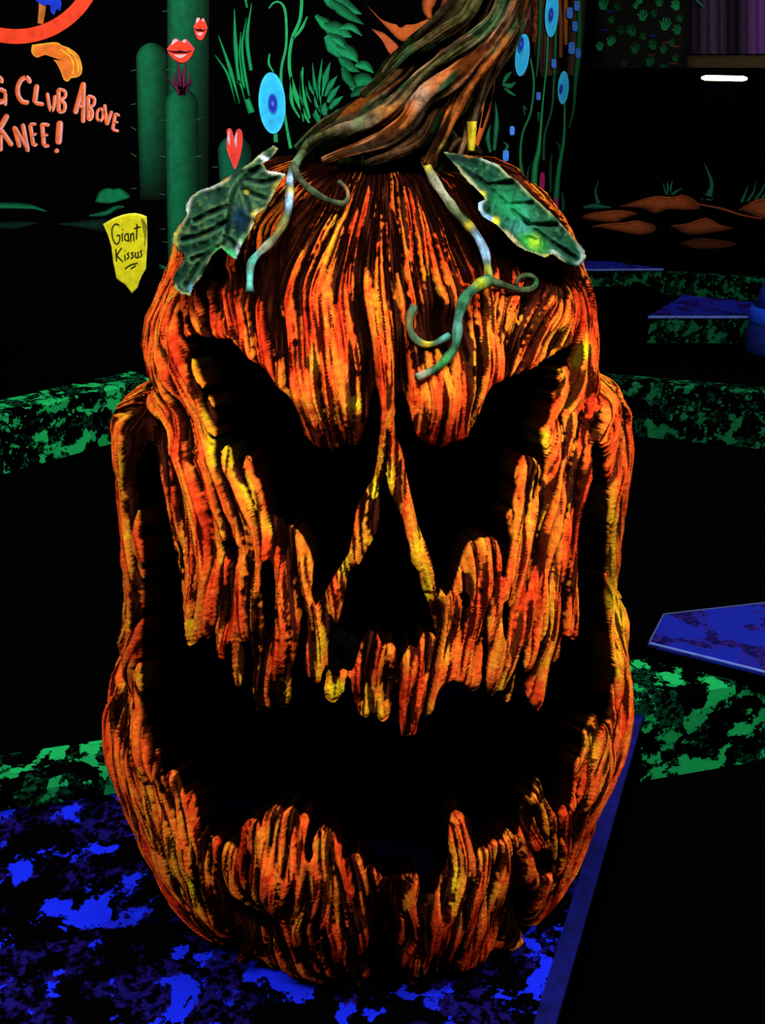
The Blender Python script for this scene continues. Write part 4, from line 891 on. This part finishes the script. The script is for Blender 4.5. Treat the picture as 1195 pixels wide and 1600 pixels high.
patch('lower_lip', [(366, 214), (369, 204), (374, 201), (378, 206), (379, 222), (375, 245), (367, 265), (367, 240)], (.88, .05, .03), WL, t, .009, edge=(.75, .07, .09), ctr=(372, 225))
for P in ([(358, 205), (357, 216), (359, 228)], [(370, 208), (368, 220), (369, 230)]): ribbon('highlight', P, [2, 5, 1], (.75, .38, .45), WL, t, lift=.012, step=2)
t = thing('painted_flower_base', WL, 283, 150, 'dark magenta leafy base under the large red lips', 'mural flower')
for P, wd in (([(284, 148), (280, 120), (277, 95)], [7, 7, 2]), ([(286, 148), (287, 120), (290, 98)], [7, 7, 2]), ([(282, 148), (272, 132), (261, 121)], [7, 5, 1]), ([(286, 148), (293, 136), (301, 124)], [7, 5, 1]), ([(282, 140), (274, 126), (273, 112)], [5, 4, 1]), ([(288, 140), (296, 126), (297, 112)], [5, 4, 1])):
    ribbon('petal', P, wd, (.16, .012, .06), WL, t, 'soft', lift=.011, step=3)

# grass tuft and curling vines
def blades(name, base_list, col, plane, label, cat='mural plant', lift=.005, prof='glow'):
    t = thing(name, plane, base_list[0][0][0][0], base_list[0][0][0][1], label, cat)
    for P, wd in base_list: ribbon('blade', P, wd, col, plane, t, prof, lift=lift, step=5)
    return t
blades('painted_grass', [([(372,162),(360,110),(341,55)], [7,7,1]), ([(371,162),(355,115),(336,86)], [6,5,1]), ([(374,130),(368,70),(366,14)], [7,8,1]), ([(388,150),(378,80),(385,28)], [6,6,1]), ([(392,110),(386,60),(393,5)], [6,7,1]), ([(393,176),(382,145),(372,125)], [12,9,2]), ([(386,155),(375,100),(376,50)], [6,6,1]), ([(386,12),(382,-10),(380,-30)], [3,5,4])], GR, WL,
       'tuft of long green painted grass blades right of the tallest cactus')
t = thing('painted_vine', WL, 452, 225, 'curling pale green painted vine with the left blue eye flower', 'mural plant')
for P, wd in (([(420,13),(428,4),(438,4),(446,20),(447,70),(439,115),(445,180),(454,232)], [2,4,4,4,4,4,4,5]), ([(472,-20),(469,28),(456,62),(452,105),(462,148),(474,175),(483,192)], [5,5,5,5,5,8,3]), ([(480,26),(470,46),(458,60)], [2,5,3]), ([(421,84),(420,100),(427,112)], [2,4,2]), ([(430,200),(431,222)], [6,6]), ([(455,120),(456,160),(468,184)], [3,6,2]), ([(473,105),(472,140),(484,185)], [2,7,3])):
    ribbon('vine', P, wd, (.012, .32, .09), WL, t, 'flat', step=4)
def eye_flower(plane, cx, cy, rx, ry_, px_, py_, prx, pry, label, tilt=0):
    t = thing('eye_flower', plane, cx, cy + ry_, label, 'mural flower')
    el = lambda cx, cy, rx, ry_: [(cx + rx * math.cos(a) - tilt * ry_ * math.sin(a), cy + ry_ * math.sin(a)) for a in np.linspace(0, 2 * math.pi, 25)[:-1]]
    patch('petal_disc', el(cx, cy, rx, ry_), (.03, .50, .90), plane, t, .010, edge=(.05, .62, .95))
    patch('pupil', el(px_, py_, prx, pry), (.012, .035, .42), plane, t, .014, edge=(.03, .20, .60))
    patch('pupil_spot', el(px_, py_, prx * .3, pry * .28), (.08, .16, .65), plane, t, .018)
    return t
eye_flower(WL, 425, 161, 21, 48, 426, 162, 7.5, 16, 'large pale blue eye-shaped flower on a vine, left of the stem', -.04)
# leafy plants
t = thing('painted_fern', WL, 505, 190, 'cluster of green painted leaves left of the pumpkin stem', 'mural plant')
for (bx_, by_, ex, ey, w_) in [(500,170,488,98,7),(500,165,503,92,8),(503,150,516,97,13),(507,150,527,118,12),(512,160,531,133,12),(515,170,536,150,12),(492,150,482,126,6),(500,180,492,140,8),(508,180,508,160,15),(520,180,538,172,12),(498,190,495,168,14),(486,160,478,135,4),(508,195,520,178,14),(474,190,470,110,6)]:
    ribbon('leaf_blade', [(bx_, by_), ((bx_ + ex) / 2 - 2, (by_ + ey) / 2), (ex, ey)], [w_ * .5, w_, .8], (.006, .22, .075), WL, t, 'glow', step=3)
t = thing('painted_leafy_branch', WL, 570, 150, 'large lobed green painted foliage falling towards the pumpkin stem', 'mural plant')
for i, (P, w_, b) in enumerate([([(500,-20),(530,5),(565,22)], 30, 1), ([(515,0),(540,20),(568,38)], 18, .6), ([(493,24),(515,45),(525,70)], 18, 1), ([(505,40),(530,48),(550,58)], 26, .9), ([(530,44),(548,42),(566,56)], 12, 1), ([(510,55),(530,75),(548,92)], 34, 1), ([(525,75),(548,84),(560,98)], 24, 1), ([(530,90),(548,105),(562,112)], 18, .7), ([(555,102),(570,102),(584,114)], 16, 1), ([(548,140),(566,124),(590,132)], 24, .8), ([(535,105),(545,125),(560,140)], 16, .5), ([(548,150),(565,140),(580,142)], 14, .5), ([(520,60),(532,66),(540,76)], 12, 1.1)]):
    ribbon('leaf_lobe', P, [w_ * .35, w_, w_ * .8, 1], tuple(c * b for c in (.006, .25, .08)), WL, t, 'left', step=4, lift=.004 + i * .0004)
# orange roots and tree trunk
patch('painted_root', [(572,7),(585,20),(597,31),(618,38),(646,38),(660,33),(674,28),(684,30),(672,42),(660,50),(642,62),(625,63),(607,46),(590,28)], (.45, .085, .015), WL, None, edge=(.20, .03, .006)); tag(bpy.data.objects['painted_root'], 'upper forked orange painted root left of the stem', 'mural root')
o = patch('painted_root', [(580,45),(590,48),(600,52),(612,62),(622,72),(624,84),(616,90),(606,80),(596,62)], (.42, .08, .02), WL, None, edge=(.20, .03, .006), lift=.0055); tag(o, 'lower short orange painted root beneath the forked root', 'mural root')
t = thing('painted_tree', WL, 740, 240, 'orange painted tree trunk showing behind the pumpkin stem', 'mural tree')
for P, w_, c in (([(672,30),(668,10),(680,-20)], 22, (.40,.07,.012)), ([(690,40),(700,10),(705,-20)], 24, (.36,.06,.012)), ([(742,236),(755,180),(764,120)], 20, (.55,.10,.012)), ([(752,200),(766,140),(772,90)], 12, (.30,.05,.01)), ([(735,236),(745,190),(750,130)], 12, (.30,.08,.01)), ([(795,60),(790,20),(795,-20)], 40, (.22,.045,.014)), ([(770,100),(768,40),(780,-20)], 30, (.20,.04,.01))):
    ribbon('bark_streak', P, [w_ * .3, w_, w_ * .9], c, WL, t, 'glow', step=4)
for i, (P, w_) in enumerate([([(772,235),(776,190),(774,160)], 9), ([(766,238),(762,215),(766,195)], 8)]):
    o = ribbon('painted_stalk', P, [w_ * .6, w_, 1], (.004, .13, .05), WL, None, 'soft', step=4); tag(o, ['taller green painted stalk between stem and creepers', 'shorter green painted stalk right behind the yellow stub'][i], 'mural plant')

# receding wall: tree, flowers and creepers
t = thing('painted_tree', WR, 850, 130, 'wide orange and violet-brown painted trunk at the top, right of the stem', 'mural tree')
for P, w_, c in (([(800,70),(802,30),(798,-20)], 18, (.22,.05,.012)), ([(822,60),(824,20),(820,-20)], 16, (.14,.022,.02)), ([(836,66),(838,20),(836,-20)], 14, (.30,.065,.012)), ([(846,110),(846,40),(848,-20)], 10, (.10,.02,.02)), ([(884,70),(884,20),(884,-20)], 8, (.34,.09,.012)), ([(876,90),(876,30),(872,-20)], 8, (.18,.05,.012)), ([(895,118),(900,60),(905,-20)], 26, (.06,.035,.018)), ([(860,118),(850,60),(850,-20)], 40, (.05,.022,.012)), ([(812,118),(814,60),(815,30)], 26, (.045,.02,.012))):
    ribbon('bark_streak', P, [w_ * .8, w_, w_], c, WR, t, 'soft', step=6, lift=.003)
t = thing('painted_creeper', WR, 850, 310, 'bundle of thin green painted creepers hanging right of the stem', 'mural plant')
for P, wd, c in (([(829,92),(834,130),(829,175),(816,210),(813,250),(819,292)], [3,4,4,4,5,10], (.02,.26,.08)), ([(856,55),(854,100),(848,160),(842,230),(836,260),(834,305)], [3,3,3,5,10,11], (.015,.36,.10)), ([(866,118),(862,170),(851,210),(849,250)], [5,4,4,5], (.012,.12,.04)), ([(882,162),(881,215),(873,265),(868,318)], [3,5,8,10], (.012,.32,.10)), ([(905,-20),(905,60),(899,130),(896,170),(889,200)], [8,9,10,6,2], (.010,.15,.045)), ([(845,-20),(843,60),(838,120)], [6,7,3], (.008,.10,.035)), ([(820,180),(818,165),(823,172)], [2,3,2], (.012,.14,.04)), ([(845,180),(841,176),(842,190)], [3,5,2], (.012,.16,.05)), ([(868,222),(874,228),(874,240)], [2,3,2], (.01,.10,.04)), ([(878,300),(880,320),(877,332)], [3,6,6], (.006,.12,.05)), ([(856,305),(857,320),(857,332)], [3,6,6], (.006,.12,.05)), ([(844,310),(846,330)], [8,8], (.006,.20,.07)), ([(822,290),(826,262),(830,258)], [5,3,1], (.01,.10,.04)), ([(870,-20),(868,60),(866,120)], [4,5,4], (.01,.16,.05)), ([(860,300),(860,260),(862,240)], [5,6,2], (.006,.08,.03))):
    ribbon('creeper', P, wd, c, WR, t, 'soft', step=5, lift=.006)
eye_flower(WR, 816, 86, 11, 33, 814, 69, 4.5, 13, 'blue eye flower on the receding wall, leftmost of the three', .1)
eye_flower(WR, 862, 20, 10.5, 38, 861, 23, 3.5, 12, 'blue eye flower on the receding wall, topmost of the three', .05)
eye_flower(WR, 880, 137, 8.5, 26, 877, 139, 2.6, 8, 'blue eye flower on the receding wall, lowest of the three', .05)
for (fx, fy, s_, lab) in [(890,20,1.1,'small blue bud right of the topmost eye flower'),(901,9,1,'small blue bud touching the top edge of the picture'),(898,41,1,'small blue bud, second down along the wall corner'),(893,75,1.2,'small blue bud halfway down the orange painted trunk'),(903,83,1,'small blue bud nearest the wall corner'),(865,99,.9,'small blue bud left of the lowest eye flower'),(841,150,.8,'small blue bud below and left of the lowest eye flower'),(800,204,.9,'small blue bud right of the painted orange trunk foot'),(790,243,1.1,'small blue bud just above the right pumpkin leaf')]:
    pln = WR if fx > 800 else WL
    o = patch('painted_bud', [(fx - 3.6 * s_, fy - 7 * s_), (fx + 3.6 * s_, fy - 7 * s_), (fx + 4 * s_, fy + 6 * s_), (fx, fy + 8 * s_), (fx - 4 * s_, fy + 6 * s_)], (.05, .20, .75), pln, None, lift=.011); tag(o, lab, 'mural flower')
for (fx, fy, lab) in [(847,285,'upper pink bud at the foot of the creepers'),(868,325,'lower pink bud at the foot of the creepers')]:
    o = patch('painted_bud', [(fx - 3, fy - 15), (fx + 3, fy - 15), (fx + 4, fy), (fx + 2, fy + 15), (fx - 4, fy + 13), (fx - 4, fy)], (.42, .02, .12), WR, None, lift=.011); tag(o, lab, 'mural flower')
t = thing('painted_bush', WR, 793, 150, 'small dark green painted leaf cluster left of the creepers', 'mural plant')
for P, w_ in (([(786,130),(793,118),(800,112)], 9), ([(785,132),(797,134),(806,128)], 11), ([(788,138),(798,145),(806,150)], 7), ([(786,240),(793,228),(786,222)], 6)):
    ribbon('leaf_blade', P, [w_ * .4, w_, 1], (.005, .12, .04), WL, t, 'soft', step=3)

# far wall: red rocks and grass
def rock(name, outline, label, col=(.30, .055, .012), edge=(.05, .010, .004), ridge=None):
    t = thing(name, WB, outline[0][0], outline[0][1], label, 'mural rock')
    ys = [p[1] for p in outline]; xs = [p[0] for p in outline]
    patch('rock_face', outline, col, WB, t, edge=edge, ctr=(np.mean(xs), min(ys) * .7 + max(ys) * .3), band=.5)
    top_ = sorted([p for p in outline if p[1] <= min(ys) + .55 * (max(ys) - min(ys))])
    if len(top_) > 2: ribbon('bright_edge', [(x, y + 2) for x, y in top_], [1, 4, 1], tuple(c * 1.35 for c in col), WB, t, 'soft', lift=.006)  # brighter paint along the upper edge of the rock
    if ridge: ribbon('ridge', ridge, [2, 4, 2], tuple(c * 1.3 for c in col), WB, t, 'soft', lift=.007)
rock('painted_rock', [(905,340),(920,333),(950,329),(974,328),(995,333),(974,342),(961,347),(933,345)], 'flat orange painted rock at the left end of the ridge')
rock('painted_rock', [(925,353),(945,349),(975,347),(995,344),(1023,352),(1022,362),(1000,367),(975,363)], 'lower orange painted rock in front of the ridge', (.28, .055, .012))
rock('painted_rock', [(966,323),(995,313),(1023,306),(1050,307),(1068,304),(1086,312),(1094,325),(1075,328),(1044,327),(1023,333),(1002,325)], 'largest orange painted rock mound at the centre of the ridge', ridge=[(1086,318),(1127,326),(1159,336),(1190,342)])
rock('painted_rock', [(1048,352),(1075,348),(1103,340),(1124,350),(1145,357),(1120,362),(1090,366),(1068,364)], 'orange painted rock in front of the central mound', (.22, .045, .012))
rock('painted_rock', [(1154,327),(1176,314),(1195,310),(1225,318),(1235,336),(1195,342),(1172,334)], 'orange painted rock cut off by the right edge', (.28, .055, .012))
rock('painted_rock', [(1062,380),(1090,372),(1120,374),(1150,380),(1130,387),(1090,388)], 'faint brown painted rock lowest in the ridge', (.07, .014, .006))
for lab, B in (('faint grass blade left of the red rocks', [([(935,318),(930,300),(935,282)], [8,4,1]), ([(905,326),(925,322),(955,324)], [2,10,2])]), ('green grass tuft above the central red rock', [([(1042,304),(1038,295),(1036,286)], [5,3,1]), ([(1046,304),(1048,292),(1050,282)], [5,4,1]), ([(1050,304),(1058,298),(1066,294)], [5,4,1]), ([(1046,304),(1043,292),(1042,284)], [5,4,1])]),
               ('curved green grass blade right of the central red rock', [([(1104,312),(1112,290),(1106,268),(1100,256)], [16,8,5,1]), ([(1095,311),(1102,308),(1115,310)], [2,6,2])]), ('green grass tuft at the right edge above the rocks', [([(1158,316),(1165,300),(1168,290)], [6,4,1]), ([(1168,314),(1178,298),(1180,284)], [6,4,1]), ([(1180,312),(1190,298),(1196,284)], [6,4,1]), ([(1190,310),(1202,296),(1210,284)], [6,4,1])])):
    blades('painted_grass', B, (.010, .15, .065), WB, lab, prof='soft')

# rear room seen over the partition
WRR = ((0, 14.0, 0), (0, -1.0, 0))
t = thing('handprint_panel', WRR, 1000, 122, 'dark panel covered with glowing green handprints above the partition', 'mural')
patch('panel', [(930, -40), (1072, -40), (1072, 124), (930, 124)], (.0025, .004, .003), WRR, t, lift=.03, smooth=False, thick=1)
random.seed(11)
spots = [(942,8,1,.9),(955,32,.6,.5),(954,66,.8,1),(937,74,.7,1),(993,10,.5,1),(1004,26,.9,.8),(987,50,.9,.4),(999,0,.8,1),(1030,5,.7,.6),(1039,40,1.0,.8),(1056,10,.8,1.1),(1058,48,.8,.6),(1020,72,.8,.4),(992,78,.8,.4),(1036,78,.7,.4),(1050,68,.6,.35),(1015,98,.8,.35),(988,112,.7,.25),(1036,110,.8,.4),(1055,92,.6,.3),(965,12,.7,.2),(970,48,.7,.2),(975,100,.6,.15),(1005,58,.6,.35),(1062,30,.6,.3),(1022,22,.6,.3)]
for (hx, hy, s_, br) in spots:
    cl = tuple(c * br * .5 for c in (.012, .42, .12)); P = []
    an = random.uniform(-.4, .4); hv = []; 
    q = [(-5,6),(-7,0),(-10,-3),(-9,-6),(-5,-3),(-6,-11),(-4,-12),(-2,-5),(-1,-13),(1,-13),(2,-5),(4,-12),(6,-11),(5,-3),(8,-8),(9,-6),(6,1),(5,6),(0,8)]
    q = [(hx + s_ * (x * math.cos(an) - y * math.sin(an)), hy + s_ * (x * math.sin(an) + y * math.cos(an))) for x, y in q]
    patch('handprint', q, cl, WRR, t, lift=.036, smooth=False, ctr=(hx, hy + 1))
for (sx_, sy_, cl) in [(953,18,(.01,.02,.25)),(945,47,(.01,.02,.15)),(1020,56,(.01,.02,.25)),(1040,67,(.12,.02,.01)),(1056,73,(.12,.02,.01)),(1018,86,(.07,.015,.01)),(1052,100,(.10,.02,.01)),(1016,120,(.06,.015,.01))]:
    ribbon('paint_dab', [(sx_ - 6, sy_), (sx_ + 6, sy_ - 1)], [3, 4, 3], cl, WRR, t, 'soft', lift=.037)
t = thing('purple_curtain', WRR, 1135, 85, 'dim purple draped curtain at the top right corner', 'curtain')
nx = 90; xs = np.linspace(1074, 1250, nx); V = []; Cc = []
for yv in np.linspace(-60, 84, 12):
    P = pl(WRR, np.stack([xs, np.full(nx, yv)], -1), .06); P[:, 1] += -.035 * np.sin(xs * .42 + .4 * np.sin(xs * .11)); V.append(P)
    k = .5 + .5 * np.sin(xs * .09 + 2.0); vi = sstep(1150, 1195, xs)
    Cc.append(np.stack([.035 * k + .05 * vi + .008, .022 * k + .006 * vi + .006, .055 * k + .13 * vi + .01], -1))
V = np.concatenate(V); Fs = [(r * nx + i, r * nx + i + 1, (r + 1) * nx + i + 1, (r + 1) * nx + i) for r in range(11) for i in range(nx - 1)]
mesh('cloth', V, Fs, M_mural, t, col=np.concatenate(Cc))
o = patch('wall_panel', [(1074, 87), (1260, 87), (1260, 160), (1074, 160)], (.035, .026, .010), WRR, None, lift=.02, smooth=False, thick=1); tag(o, 'dim olive-brown panel below the purple curtain', 'panel')
o = patch('wall_panel', [(860, -60), (929, -60), (929, 160), (860, 160)], (.035, .028, .026), WRR, None, lift=.02, smooth=False, thick=1); tag(o, 'narrow grey-brown panel left of the handprint panel', 'panel')
o = ribbon('painted_streak', [(1083, -6), (1092, 4), (1101, 12)], [3, 5, 2], (.01, .14, .10), WRR, None, 'soft', lift=.12); tag(o, 'short teal paint streak at the top edge', 'mural mark')
# fluorescent strip on top of the partition
lm, nt, b = new_mat('warm_tube'); b.inputs['Emission Color'].default_value = (1, .93, .68, 1); b.inputs['Emission Strength'].default_value = 6.0
pa = on_plane(np.array([1096., 1167.]), np.array([121.5, 123.]), (0, 11.46, 0), (0, 1, 0)); lt = empty('light_strip', tuple(float(v) for v in pa.mean(0)), 'bright white fluorescent strip on top of the far partition', 'lamp')
L_ = pa[1] - pa[0]; Pq = [pa[0] + L_ * s for s in np.linspace(0, 1, 12)]; rd = [.012] + [.026] * 10 + [.012]
tube('tube', Pq, rd, [(1, 1, 1)] * 12, lm, lt, n=14, lump=0)
a0, a1 = pa[0], pa[1]; box('holder', a0[0], a1[0], 11.47, 11.50, a0[2] - .05, a0[2] + .02, M_black, lt)

# ------------------------------------------------------------------ yellow name plaque
t = thing('name_plaque', WL, 205, 458, 'yellow pointed plaque lettered Giant Kissus beside the cacti', 'sign')
ol = [(161,350),(177,341),(190,336),(201,333.5),(212,333),(221,335),(229,338),(230,360),(230,385),(228,420),(221,432),(217,442),(215,449),(206,459),(195,444),(188,440),(182,435),(177,410),(174,385),(168,366)]
patch('board', ol, (.82, .74, .012), WL, t, lift=.035, smooth=False, edge=(.95, .90, .06), thick=1, band=.93)
for P in ([(221,342),(225,350),(227,368),(226,384)],): ribbon('dark_streak', P, [3, 8, 3, 1], (.25, .23, .01), WL, t, 'flat', lift=.0365)  # darker streak near the right edge of the board
GI = [[(186,352),(180,350),(175,358),(176,372),(181,381),(186,378),(187,368),(182,368)], [(191,364),(191,377)], [(191,358),(191.6,359)], [(200,366),(196,366),(195,374),(200,376)], [(200,364),(201,377)], [(204,377),(204,365)], [(204,368),(208,364),(209,376)], [(214,350),(213,374)], [(209,357),(220,354)],
      [(181,389),(182,408)], [(190,387),(182,399)], [(182,399),(192,409)], [(195,398),(195.4,407)], [(195,391),(195.4,392)], [(202,395),(198.5,396.5),(201.5,400.5),(198,405)], [(208.5,394),(205,396),(208,400),(204.5,404.5)], [(211.5,394),(211.5,401),(215,402.5)], [(215.5,393),(216,403.5)], [(222,391),(219,393),(221.5,397.5),(218.5,402)], [(195,420),(204,414),(215,411)], [(204,420),(212,415)]]
for P in GI: ribbon('lettering', P, [2.1], (.03, .03, .004), WL, t, 'flat', lift=.038, step=1.5)

# ------------------------------------------------------------------ groups of repeats
GROUPS = {'stone_curb': 'green speckled curbs around the fairways', 'painted_cactus': 'painted cacti on the mural wall', 'painted_lips': 'red lips flowers on the cacti',
          'eye_flower': 'pale blue eye-shaped flowers', 'painted_bud': 'small buds on the creepers', 'painted_rock': 'orange rocks painted on the far wall', 'painted_grass': 'painted grass tufts',
          'painted_root': 'orange painted roots', 'painted_tree': 'painted orange tree trunks', 'painted_stalk': 'green painted stalks', 'course_bench': 'blue topped benches', 'wall_panel': 'dim panels of the room beyond'}
for o in list(C.objects):
    if o.parent is None:
        g = GROUPS.get(o.name.split('.')[0])
        if g: o['group'] = g
